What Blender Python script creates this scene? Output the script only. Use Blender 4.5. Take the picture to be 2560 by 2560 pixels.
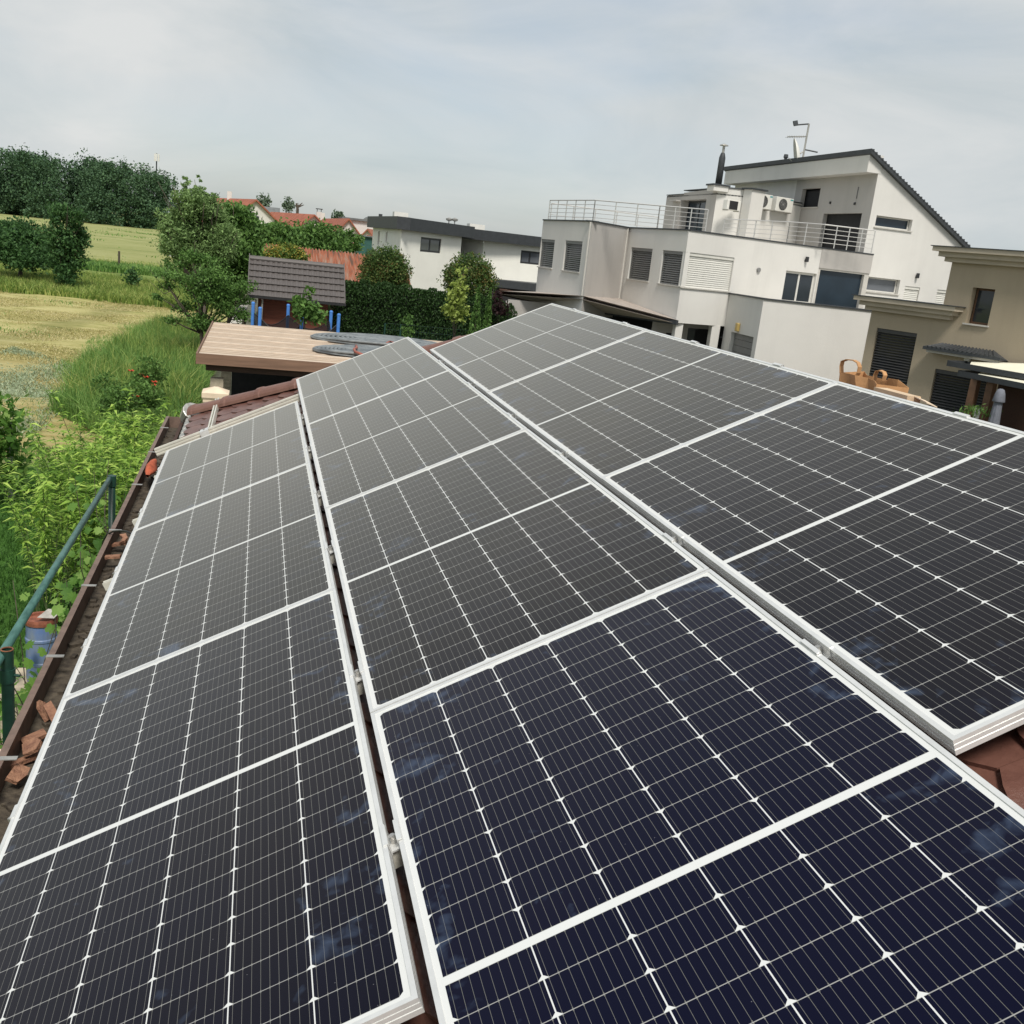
import bpy, math, random
import numpy as np
from mathutils import Vector, Matrix
from mathutils.geometry import tessellate_polygon

for o in list(bpy.data.objects):
    bpy.data.objects.remove(o)
SC = bpy.context.scene
COL = SC.collection
rng = np.random.default_rng(7)
random.seed(7)
rad = math.radians

# ------------------------------------------------------------------ camera
CAM = np.array([-0.339, 0.0, 1.256])
FPX = 2501.25
M = np.array([[0.9666168, -0.2337942, 0.1048439],
              [0.0393161, -0.2690037, -0.9623364],
              [0.2531921, 0.9343325, -0.2508316]])   # rows: camera right, down, forward
cd = bpy.data.cameras.new('camera')
cd.sensor_width = 36.0
cd.lens = FPX / 2560 * 36.0
cd.clip_start = 0.05
cd.clip_end = 5000
cam = bpy.data.objects.new('camera', cd)
COL.objects.link(cam)
cam.matrix_world = Matrix(((M[0][0], -M[1][0], -M[2][0], CAM[0]),
                           (M[0][1], -M[1][1], -M[2][1], CAM[1]),
                           (M[0][2], -M[1][2], -M[2][2], CAM[2]),
                           (0, 0, 0, 1)))
SC.camera = cam

# ------------------------------------------------------------------ world, sun, exposure
SUN_EL, SUN_AZ = rad(54), rad(184)      # azimuth clockwise from +Y
SUND = Vector((math.sin(SUN_AZ) * math.cos(SUN_EL), math.cos(SUN_AZ) * math.cos(SUN_EL), math.sin(SUN_EL)))
w = bpy.data.worlds.new('World')
SC.world = w
w.use_nodes = True
nt = w.node_tree
nt.nodes.clear()
def wn(t, **k):
    n = nt.nodes.new(t)
    for a, v in k.items():
        setattr(n, a, v)
    return n
wl = nt.links.new
sky = wn('ShaderNodeTexSky', sky_type='NISHITA', sun_disc=False, sun_elevation=SUN_EL, sun_rotation=SUN_AZ,
         air_density=1.0, dust_density=1.5, ozone_density=1.0)
tc = wn('ShaderNodeTexCoord')
mp = wn('ShaderNodeMapping')
mp.inputs['Location'].default_value = (2.6, 0.1, 1.7)
mp.inputs['Rotation'].default_value = (0.0, 0.12, 0.5)
mp.inputs['Scale'].default_value = (1.5, 1.2, 4.2)
wl(tc.outputs['Generated'], mp.inputs['Vector'])
n1 = wn('ShaderNodeTexNoise')
n1.inputs['Scale'].default_value = 1.1
n1.inputs['Detail'].default_value = 6
n1.inputs['Roughness'].default_value = 0.5
n1.inputs['Distortion'].default_value = 0.5
wl(mp.outputs[0], n1.inputs['Vector'])
r1 = wn('ShaderNodeValToRGB')
r1.color_ramp.elements[0].position = 0.36
r1.color_ramp.elements[0].color = (0.60, 0.60, 0.60, 1)
r1.color_ramp.elements[1].position = 0.56
r1.color_ramp.elements[1].color = (0.97, 0.97, 0.97, 1)
wl(n1.outputs['Fac'], r1.inputs[0])
n2 = wn('ShaderNodeTexNoise')
n2.inputs['Scale'].default_value = 2.2
n2.inputs['Detail'].default_value = 8
n2.inputs['Roughness'].default_value = 0.58
n2.inputs['Distortion'].default_value = 0.6
wl(mp.outputs[0], n2.inputs['Vector'])
r2 = wn('ShaderNodeValToRGB')
r2.color_ramp.elements[0].position = 0.3
r2.color_ramp.elements[0].color = (4.5, 5.05, 5.3, 1)
r2.color_ramp.elements[1].position = 0.68
r2.color_ramp.elements[1].color = (6.45, 6.55, 6.5, 1)
wl(n2.outputs['Fac'], r2.inputs[0])
# cloud cover is brighter overhead than near the horizon
sx = wn('ShaderNodeSeparateXYZ')
wl(tc.outputs['Generated'], sx.inputs[0])
mr = wn('ShaderNodeMapRange')
mr.inputs['From Min'].default_value = 0.0
mr.inputs['From Max'].default_value = 1.0
mr.inputs['To Min'].default_value = 0.92
mr.inputs['To Max'].default_value = 0.88
wl(sx.outputs['Z'], mr.inputs['Value'])
vm = wn('ShaderNodeVectorMath', operation='SCALE')
wl(r2.outputs[0], vm.inputs[0])
wl(mr.outputs[0], vm.inputs['Scale'])
mx = wn('ShaderNodeMix', data_type='RGBA')
wl(r1.outputs[0], mx.inputs['Factor'])
wl(sky.outputs[0], mx.inputs['A'])
wl(vm.outputs[0], mx.inputs['B'])
bg = wn('ShaderNodeBackground')
bg.inputs['Strength'].default_value = 0.1
wl(mx.outputs['Result'], bg.inputs[0])
wo = wn('ShaderNodeOutputWorld')
wl(bg.outputs[0], wo.inputs[0])

sl = bpy.data.lights.new('sun', 'SUN')
sl.energy = 2.7
sl.angle = rad(14)
sl.color = (1.0, 0.95, 0.87)
so = bpy.data.objects.new('sun', sl)
COL.objects.link(so)
so.rotation_euler = SUND.to_track_quat('Z', 'Y').to_euler()
so.location = (0, 0, 60)

SC.view_settings.view_transform = 'Standard'
SC.view_settings.look = 'None'
SC.view_settings.exposure = 0.32
SC.view_settings.gamma = 1.0
SC.render.resolution_x = SC.render.resolution_y = 1024
SC.render.engine = 'CYCLES'

G = -3.8                                   # ground level; z = 0 is on the lower edge of the middle panel row
PITCH = rad(25.2)
CA, SA = math.cos(PITCH), math.sin(PITCH)

# ------------------------------------------------------------------ measuring helpers (photo pixel -> point on a real plane)
def ray(x, y):
    return M.T @ np.array([(x - 1280) / FPX, (y - 1280) / FPX, 1.0])
def at_z(x, y, z):
    d = ray(x, y); return CAM + d * (z - CAM[2]) / d[2]
def at_d(x, y, D):
    d = ray(x, y); return CAM + d * D / math.hypot(d[0], d[1])
def at_x(x, y, X):
    d = ray(x, y); return CAM + d * (X - CAM[0]) / d[0]
def at_y(x, y, Y):
    d = ray(x, y); return CAM + d * (Y - CAM[1]) / d[1]
def at_pl(x, y, P, n):
    d = ray(x, y); n = np.array(n, float)
    return CAM + d * np.dot(np.array(P, float) - CAM, n) / np.dot(d, n)
def RP(U, V, N=0.0):
    """roof coordinates (up the slope, along the eave, out of the roof) -> world"""
    return (CA * U - SA * N, V, SA * U + CA * N)
RM = Matrix(((CA, 0, -SA, 0), (0, 1, 0, 0), (SA, 0, CA, 0), (0, 0, 0, 1)))

# ------------------------------------------------------------------ mesh builder
class MB:
    def __init__(s): s.v = []; s.f = []; s.mi = []; s.cur = 0
    def add(s, vs, fs):
        b = len(s.v); s.v.extend([tuple(map(float, p)) for p in vs])
        for f in fs:
            s.f.append(tuple(b + i for i in f)); s.mi.append(s.cur)
        return s
    def box(s, x0, x1, y0, y1, z0, z1):
        return s.add([(x0,y0,z0),(x1,y0,z0),(x1,y1,z0),(x0,y1,z0),(x0,y0,z1),(x1,y0,z1),(x1,y1,z1),(x0,y1,z1)],
                     [(0,3,2,1),(4,5,6,7),(0,1,5,4),(1,2,6,5),(2,3,7,6),(3,0,4,7)])
    def obox(s, c, ax, ay, az, hx, hy, hz):
        c = np.array(c, float); ax = np.array(ax, float)*hx; ay = np.array(ay, float)*hy; az = np.array(az, float)*hz
        P = [c+i*ax+j*ay+k*az for k in (-1,1) for (i,j) in ((-1,-1),(1,-1),(1,1),(-1,1))]
        return s.add(P, [(0,3,2,1),(4,5,6,7),(0,1,5,4),(1,2,6,5),(2,3,7,6),(3,0,4,7)])
    def rbox(s, u0, u1, v0, v1, n0, n1):
        P = [RP(u, v, n) for n in (n0, n1) for (u, v) in ((u0,v0),(u1,v0),(u1,v1),(u0,v1))]
        return s.add(P, [(0,3,2,1),(4,5,6,7),(0,1,5,4),(1,2,6,5),(2,3,7,6),(3,0,4,7)])
    def beam(s, a, b, w, h, up=(0,0,1)):
        a = np.array(a, float); b = np.array(b, float); d = b - a; L = np.linalg.norm(d); d /= L
        up = np.array(up, float); sd = np.cross(d, up); sd /= np.linalg.norm(sd); u2 = np.cross(sd, d)
        return s.obox((a+b)/2, d, sd, u2, L/2, w/2, h/2)
    def prism(s, pts, off):
        """planar polygon pts (3D) extruded by vector off"""
        n = len(pts); off = np.array(off, float); A = [np.array(p, float) for p in pts]; B = [p+off for p in A]
        return s.add(A+B, [tuple(range(n-1,-1,-1)), tuple(range(n,2*n))] + [(i,(i+1)%n,n+(i+1)%n,n+i) for i in range(n)])
    def tube(s, path, r, seg=8, cap=True, r2=None):
        P = [np.array(p, float) for p in path]; n = len(P)
        rs = np.interp(np.linspace(0,1,n), [0,1], [r, r if r2 is None else r2]) if np.isscalar(r) else r
        base = len(s.v); ref = None
        for i in range(n):
            t = P[min(i+1,n-1)] - P[max(i-1,0)]; t = t/(np.linalg.norm(t)+1e-9)
            if ref is None:
                ref = np.cross(t, (0,0,1.0))
                if np.linalg.norm(ref) < .1: ref = np.cross(t, (1.0,0,0))
            ref = ref - t*np.dot(ref, t); ref /= np.linalg.norm(ref); bn = np.cross(t, ref)
            for k in range(seg):
                a = 2*math.pi*k/seg
                s.v.append(tuple(P[i] + rs[i]*(math.cos(a)*ref + math.sin(a)*bn)))
        for i in range(n-1):
            for k in range(seg):
                a = base+i*seg+k; b = base+i*seg+(k+1)%seg
                s.f.append((a, b, b+seg, a+seg)); s.mi.append(s.cur)
        if cap:
            s.f.append(tuple(base+k for k in range(seg-1,-1,-1))); s.mi.append(s.cur)
            s.f.append(tuple(base+(n-1)*seg+k for k in range(seg))); s.mi.append(s.cur)
        return s
    def lathe(s, c, prof, seg=20):
        base = len(s.v); n = len(prof)
        for (r, z) in prof:
            for k in range(seg):
                a = 2*math.pi*k/seg; s.v.append((c[0]+r*math.cos(a), c[1]+r*math.sin(a), c[2]+z))
        for i in range(n-1):
            for k in range(seg):
                a = base+i*seg+k; b = base+i*seg+(k+1)%seg
                s.f.append((a, b, b+seg, a+seg)); s.mi.append(s.cur)
        s.f.append(tuple(base+k for k in range(seg-1,-1,-1))); s.mi.append(s.cur)
        s.f.append(tuple(base+(n-1)*seg+k for k in range(seg))); s.mi.append(s.cur)
        return s
    def build(s, name, mat, parent=None, smooth=False, local=False, bevel=0):
        me = bpy.data.meshes.new(name)
        me.from_pydata(s.v, [], s.f)
        mats = mat if isinstance(mat, (list, tuple)) else [mat]
        for m in mats: me.materials.append(m)
        if len(mats) > 1: me.polygons.foreach_set('material_index', s.mi)
        if smooth: me.polygons.foreach_set('use_smooth', [True]*len(me.polygons))
        me.update()
        return link(name, me, parent, local, bevel)

def root_of(o):
    while o.parent: o = o.parent
    return o
def link(name, me, parent=None, local=False, bevel=0):
    o = bpy.data.objects.new(name, me)
    COL.objects.link(o)
    if parent is not None:
        o.parent = parent
        if not local and parent.parent is None and parent.type == 'EMPTY':
            mw = Matrix.LocRotScale(parent.location, parent.rotation_euler, None)
            o.matrix_parent_inverse = mw.inverted()
    if bevel:
        b = o.modifiers.new('bevel', 'BEVEL'); b.width = bevel; b.segments = 2; b.limit_method = 'ANGLE'
    return o
def tag(o, label=None, cat=None, group=None, kind=None):
    if label: o['label'] = label
    if cat: o['category'] = cat
    if group: o['group'] = group
    if kind: o['kind'] = kind
    return o
def thing(name, label, cat, loc=(0,0,0), group=None):
    o = bpy.data.objects.new(name, None)
    o.empty_display_size = 0.2
    COL.objects.link(o)
    o.location = Vector([float(c) for c in loc])
    return tag(o, label, cat, group)
def copy_tree(o, parent=None):
    c = o.copy(); COL.objects.link(c)
    if parent is not None: c.parent = parent
    for ch in list(o.children): copy_tree(ch, c)
    return c

# ------------------------------------------------------------------ materials
def newmat(name):
    m = bpy.data.materials.new(name); m.use_nodes = True
    nt = m.node_tree; b = nt.nodes['Principled BSDF']
    return m, nt, b
def N_(nt, t, ins=None, **k):
    n = nt.nodes.new(t)
    for a, v in k.items(): setattr(n, a, v)
    for a, v in (ins or {}).items(): n.inputs[a].default_value = v
    return n
def mat(name, c, rough=0.7, metal=0.0, var=0.12, scale=6.0, bump=0.0, bscale=60.0, c2=None, spec=None, stretch=None, detail=5):
    """plain surface: base colour with a patchy two-tone noise and optional fine bump"""
    m, nt, b = newmat(name)
    tc = N_(nt, 'ShaderNodeTexCoord'); vec = tc.outputs['Object']
    if stretch:
        mp = N_(nt, 'ShaderNodeMapping', {'Scale': stretch}); nt.links.new(vec, mp.inputs[0]); vec = mp.outputs[0]
    n = N_(nt, 'ShaderNodeTexNoise', {'Scale': scale, 'Detail': detail, 'Roughness': 0.6}); nt.links.new(vec, n.inputs['Vector'])
    r = N_(nt, 'ShaderNodeValToRGB')
    a = c2 if c2 else tuple(x*(1-var) for x in c)
    e = c if c2 else tuple(min(1, x*(1+var)) for x in c)
    r.color_ramp.elements[0].position = 0.35; r.color_ramp.elements[0].color = (*a, 1)
    r.color_ramp.elements[1].position = 0.65; r.color_ramp.elements[1].color = (*e, 1)
    nt.links.new(n.outputs['Fac'], r.inputs[0]); nt.links.new(r.outputs[0], b.inputs['Base Color'])
    b.inputs['Roughness'].default_value = rough; b.inputs['Metallic'].default_value = metal
    if spec is not None: b.inputs['Specular IOR Level'].default_value = spec
    if bump:
        n2 = N_(nt, 'ShaderNodeTexNoise', {'Scale': bscale, 'Detail': 4}); nt.links.new(tc.outputs['Object'], n2.inputs['Vector'])
        bp = N_(nt, 'ShaderNodeBump', {'Strength': bump, 'Distance': 0.02}); nt.links.new(n2.outputs['Fac'], bp.inputs['Height'])
        nt.links.new(bp.outputs[0], b.inputs['Normal'])
    return m
def leafmat(name, dark, light, tip=None, scale=1.2, trans=0.35, rough=0.6):
    """foliage: colour differs leaf by leaf (random per island) and in soft clumps"""
    m, nt, b = newmat(name)
    g = N_(nt, 'ShaderNodeNewGeometry'); tc = N_(nt, 'ShaderNodeTexCoord')
    n = N_(nt, 'ShaderNodeTexNoise', {'Scale': scale, 'Detail': 3}); nt.links.new(tc.outputs['Object'], n.inputs['Vector'])
    ad = N_(nt, 'ShaderNodeMath', operation='ADD'); nt.links.new(g.outputs['Random Per Island'], ad.inputs[0]); nt.links.new(n.outputs['Fac'], ad.inputs[1])
    r = N_(nt, 'ShaderNodeValToRGB')
    el = r.color_ramp.elements
    el[0].position = 0.25; el[0].color = (*dark, 1)
    el[1].position = 0.60 if tip else 0.70; el[1].color = (*light, 1)
    if tip: e = el.new(0.76); e.color = (*tip, 1)
    md = N_(nt, 'ShaderNodeMath', {1: 0.5}, operation='MULTIPLY'); nt.links.new(ad.outputs[0], md.inputs[0])
    nt.links.new(md.outputs[0], r.inputs[0])
    nt.links.new(r.outputs[0], b.inputs['Base Color'])
    b.inputs['Roughness'].default_value = rough; b.inputs['Specular IOR Level'].default_value = 0.25
    t = N_(nt, 'ShaderNodeBsdfTranslucent'); nt.links.new(r.outputs[0], t.inputs[0])
    mx = N_(nt, 'ShaderNodeMixShader', {0: trans}); nt.links.new(b.outputs[0], mx.inputs[1]); nt.links.new(t.outputs[0], mx.inputs[2])
    nt.links.new(mx.outputs[0], nt.nodes['Material Output'].inputs[0])
    return m

def rendermat(name, c, streak=0.10, rough=0.88):
    """house render: soft blotches, faint rain streaks running down, sandy grain"""
    m, nt, b = newmat(name); L = nt.links.new
    tc = N_(nt, 'ShaderNodeTexCoord')
    n = N_(nt, 'ShaderNodeTexNoise', {'Scale': 0.45, 'Detail': 6, 'Roughness': 0.6}); L(tc.outputs['Object'], n.inputs['Vector'])
    mp = N_(nt, 'ShaderNodeMapping', {'Scale': (1.1, 1.1, 0.09)}); L(tc.outputs['Object'], mp.inputs[0])
    n2 = N_(nt, 'ShaderNodeTexNoise', {'Scale': 1.4, 'Detail': 7, 'Roughness': 0.68}); L(mp.outputs[0], n2.inputs['Vector'])
    r1 = N_(nt, 'ShaderNodeMapRange', {'From Min': 0.3, 'From Max': 0.7, 'To Min': 0.93, 'To Max': 1.04}); L(n.outputs['Fac'], r1.inputs['Value'])
    r2 = N_(nt, 'ShaderNodeMapRange', {'From Min': 0.5, 'From Max': 0.85, 'To Min': 1.0, 'To Max': 1.0-streak}); L(n2.outputs['Fac'], r2.inputs['Value'])
    mm = N_(nt, 'ShaderNodeMath', operation='MULTIPLY'); L(r1.outputs[0], mm.inputs[0]); L(r2.outputs[0], mm.inputs[1])
    sc_ = N_(nt, 'ShaderNodeVectorMath', {0: c}, operation='SCALE'); L(mm.outputs[0], sc_.inputs['Scale'])
    L(sc_.outputs[0], b.inputs['Base Color']); b.inputs['Roughness'].default_value = rough
    n3 = N_(nt, 'ShaderNodeTexNoise', {'Scale': 55, 'Detail': 5}); L(tc.outputs['Object'], n3.inputs['Vector'])
    bp = N_(nt, 'ShaderNodeBump', {'Strength': 0.35, 'Distance': 0.02}); L(n3.outputs['Fac'], bp.inputs['Height']); L(bp.outputs[0], b.inputs['Normal'])
    return m
MAT = {}
MAT['alu'] = mat('anodised_aluminium', (0.76, 0.76, 0.745), 0.38, 0.45, 0.06, 14)
MAT['alu_raw'] = mat('mill_aluminium', (0.72, 0.70, 0.62), 0.45, 0.3, 0.08, 12)
MAT['alu_dark'] = mat('worn_aluminium', (0.45, 0.44, 0.42), 0.4, 0.7, 0.2, 40)
MAT['roof_tile'] = mat('clay_tile', (0.175, 0.082, 0.062), 0.38, 0, 0.25, 9, 0.12, 60, c2=(0.10, 0.042, 0.032))
MAT['hip_tile'] = mat('hip_tile', (0.20, 0.10, 0.074), 0.42, 0, 0.2, 7, 0.15, 70, c2=(0.145, 0.068, 0.05))
MAT['gutter'] = mat('gutter_brown', (0.17, 0.115, 0.09), 0.6, 0, 0.2, 14, 0.1, 60)
MAT['gutter_in'] = mat('gutter_dirt', (0.11, 0.09, 0.065), 0.95, 0, 0.4, 18, 0.6, 40, c2=(0.035, 0.027, 0.02))
MAT['galv'] = mat('galvanised', (0.42, 0.41, 0.38), 0.45, 0.6, 0.2, 20)
MAT['terracotta'] = mat('terracotta', (0.36, 0.19, 0.115), 0.85, 0, 0.2, 26, 0.5, 90, c2=(0.20, 0.095, 0.06))
MAT['rag'] = mat('orange_cloth', (0.45, 0.10, 0.045), 0.9, 0, 0.25, 15)
MAT['black'] = mat('black_plastic', (0.012, 0.012, 0.012), 0.5)
MAT['green_pipe'] = mat('green_paint', (0.085, 0.20, 0.175), 0.42, 0, 0.25, 9, c2=(0.035, 0.10, 0.085), stretch=(3, 0.8, 3), bump=0.15)
MAT['green_post'] = mat('dark_green_paint', (0.01, 0.045, 0.032), 0.45, 0, 0.3, 9)
MAT['rust'] = mat('rust', (0.2, 0.08, 0.04), 0.9, 0, 0.4, 30)
MAT['barrel_blue'] = mat('barrel_blue', (0.12, 0.20, 0.42), 0.5, 0, 0.35, 6, c2=(0.20, 0.24, 0.30))
MAT['barrel_rim'] = mat('barrel_rim', (0.25, 0.085, 0.05), 0.7, 0, 0.4, 12)
MAT['dirty_white'] = mat('weathered_plastic', (0.45, 0.42, 0.38), 0.7, 0, 0.3, 10)
MAT['white_wall'] = rendermat('white_wall', (0.93, 0.92, 0.84), 0.06)
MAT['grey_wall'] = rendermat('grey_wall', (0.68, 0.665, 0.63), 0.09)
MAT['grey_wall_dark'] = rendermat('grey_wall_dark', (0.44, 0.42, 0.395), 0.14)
MAT['beige_wall'] = rendermat('beige_wall', (0.40, 0.335, 0.24), 0.12)
MAT['cornice'] = mat('cornice', (0.47, 0.41, 0.32), 0.85, 0, 0.06, 2)
MAT['anthracite'] = mat('anthracite', (0.045, 0.05, 0.055), 0.55, 0.1, 0.12, 5)
MAT['dark_frame'] = mat('dark_window_frame', (0.025, 0.027, 0.03), 0.45)
MAT['white_frame'] = mat('white_window_frame', (0.62, 0.61, 0.57), 0.5, 0, 0.05, 5)
MAT['sill'] = mat('sill', (0.52, 0.50, 0.46), 0.7, 0, 0.06, 5)
MAT['slat_white'] = mat('white_slats', (0.66, 0.65, 0.60), 0.5, 0, 0.04, 6)
MAT['slat_grey'] = mat('grey_slats', (0.21, 0.21, 0.205), 0.5, 0, 0.06, 6)
MAT['slat_dark'] = mat('dark_slats', (0.05, 0.05, 0.05), 0.45, 0, 0.1, 6)
MAT['steel'] = mat('stainless_rail', (0.62, 0.61, 0.59), 0.35, 0.5, 0.06, 20)
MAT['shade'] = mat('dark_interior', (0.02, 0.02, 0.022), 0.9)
MAT['wood_dark'] = mat('dark_stained_wood', (0.05, 0.022, 0.012), 0.7, 0, 0.3, 6, stretch=(1, 8, 8))
MAT['wood_brown'] = mat('brown_board', (0.20, 0.115, 0.075), 0.65, 0, 0.2, 3, stretch=(0.4, 6, 6))
MAT['wood_post'] = mat('brown_post', (0.12, 0.065, 0.035), 0.7, 0, 0.2, 6)
MAT['wood_red'] = mat('red_brown_boards', (0.16, 0.045, 0.025), 0.75, 0, 0.25, 4, stretch=(0.6, 1, 14))
MAT['block'] = mat('cream_block', (0.46, 0.39, 0.29), 0.9, 0, 0.2, 8, 0.3, 60)
MAT['cap'] = mat('cast_stone', (0.72, 0.58, 0.43), 0.8, 0, 0.08, 6)
MAT['concrete'] = mat('pale_concrete', (0.52, 0.50, 0.45), 0.9, 0, 0.15, 4, 0.2, 50)
MAT['blue_foam'] = mat('blue_foam_sleeve', (0.065, 0.22, 0.60), 0.65, 0, 0.12, 8)
MAT['mat_grey'] = mat('solar_hose_grey', (0.24, 0.26, 0.265), 0.5, 0, 0.3, 3, c2=(0.11, 0.125, 0.135))
MAT['hose_red'] = mat('red_hose', (0.32, 0.10, 0.07), 0.6)
MAT['brown_metal'] = mat('brown_grey_metal_tiles', (0.115, 0.102, 0.097), 0.5, 0.1, 0.06, 3)
MAT['paper'] = mat('kraft_paper', (0.50, 0.27, 0.12), 0.85, 0, 0.12, 9, 0.3, 14)
MAT['batten'] = mat('pale_wood', (0.60, 0.45, 0.30), 0.8, 0, 0.12, 9, stretch=(8, 1, 8))
MAT['awning'] = mat('cream_awning', (0.80, 0.77, 0.62), 0.85, 0, 0.03, 3)
MAT['parasol'] = mat('grey_parasol', (0.16, 0.17, 0.20), 0.9, 0, 0.15, 6)
MAT['ac'] = mat('ac_white', (0.72, 0.71, 0.66), 0.5, 0, 0.04, 4)
MAT['teal'] = mat('teal_print', (0.10, 0.34, 0.36), 0.6)
MAT['red_roof'] = mat('red_tiles', (0.31, 0.10, 0.055), 0.8, 0, 0.18, 1.2)
MAT['old_roof'] = mat('old_grey_roof', (0.14, 0.15, 0.15), 0.8, 0, 0.15, 1.5)
MAT['far_wall'] = mat('far_white_wall', (0.62, 0.60, 0.56), 0.9, 0, 0.08, 0.6)
MAT['bark'] = mat('bark', (0.075, 0.06, 0.045), 0.9, 0, 0.3, 12, 0.5, 30)
MAT['stem'] = mat('green_stem', (0.10, 0.13, 0.05), 0.8, 0, 0.3, 12)
MAT['canopy_roof'] = mat('beige_sheet_roof', (0.40, 0.35, 0.31), 0.7, 0, 0.12, 2, stretch=(6, 0.5, 1))
MAT['green_sheet'] = mat('green_sheet', (0.03, 0.10, 0.085), 0.6)
def glassmat(name, c, rough=0.06):
    m, nt, b = newmat(name)
    b.inputs['Base Color'].default_value = (*c, 1); b.inputs['Roughness'].default_value = rough
    b.inputs['IOR'].default_value = 1.5
    tc = N_(nt, 'ShaderNodeTexCoord')
    n = N_(nt, 'ShaderNodeTexNoise', {'Scale': 0.9, 'Detail': 3}); nt.links.new(tc.outputs['Object'], n.inputs['Vector'])
    r = N_(nt, 'ShaderNodeValToRGB'); r.color_ramp.elements[0].color = (*[x*0.55 for x in c], 1); r.color_ramp.elements[1].color = (*[x*1.5 for x in c], 1)
    nt.links.new(n.outputs['Fac'], r.inputs[0]); nt.links.new(r.outputs[0], b.inputs['Base Color'])
    bp = N_(nt, 'ShaderNodeBump', {'Strength': 0.03, 'Distance': 0.05}); nt.links.new(n.outputs['Fac'], bp.inputs['Height']); nt.links.new(bp.outputs[0], b.inputs['Normal'])
    return m
MAT['glass'] = glassmat('window_glass', (0.025, 0.032, 0.04))
MAT['glass_blue'] = glassmat('blue_window_glass', (0.016, 0.028, 0.042), 0.10)
MAT['glass_grey'] = glassmat('curtained_glass', (0.12, 0.13, 0.145))
def netmat():
    m, nt, b = newmat('black_net')
    b.inputs['Base Color'].default_value = (0.012, 0.012, 0.014, 1); b.inputs['Roughness'].default_value = 0.9
    t = N_(nt, 'ShaderNodeBsdfTransparent'); mx = N_(nt, 'ShaderNodeMixShader', {0: 0.8})
    nt.links.new(t.outputs[0], mx.inputs[1]); nt.links.new(b.outputs[0], mx.inputs[2])
    nt.links.new(mx.outputs[0], nt.nodes['Material Output'].inputs[0])
    return m
MAT['net'] = netmat()

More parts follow.
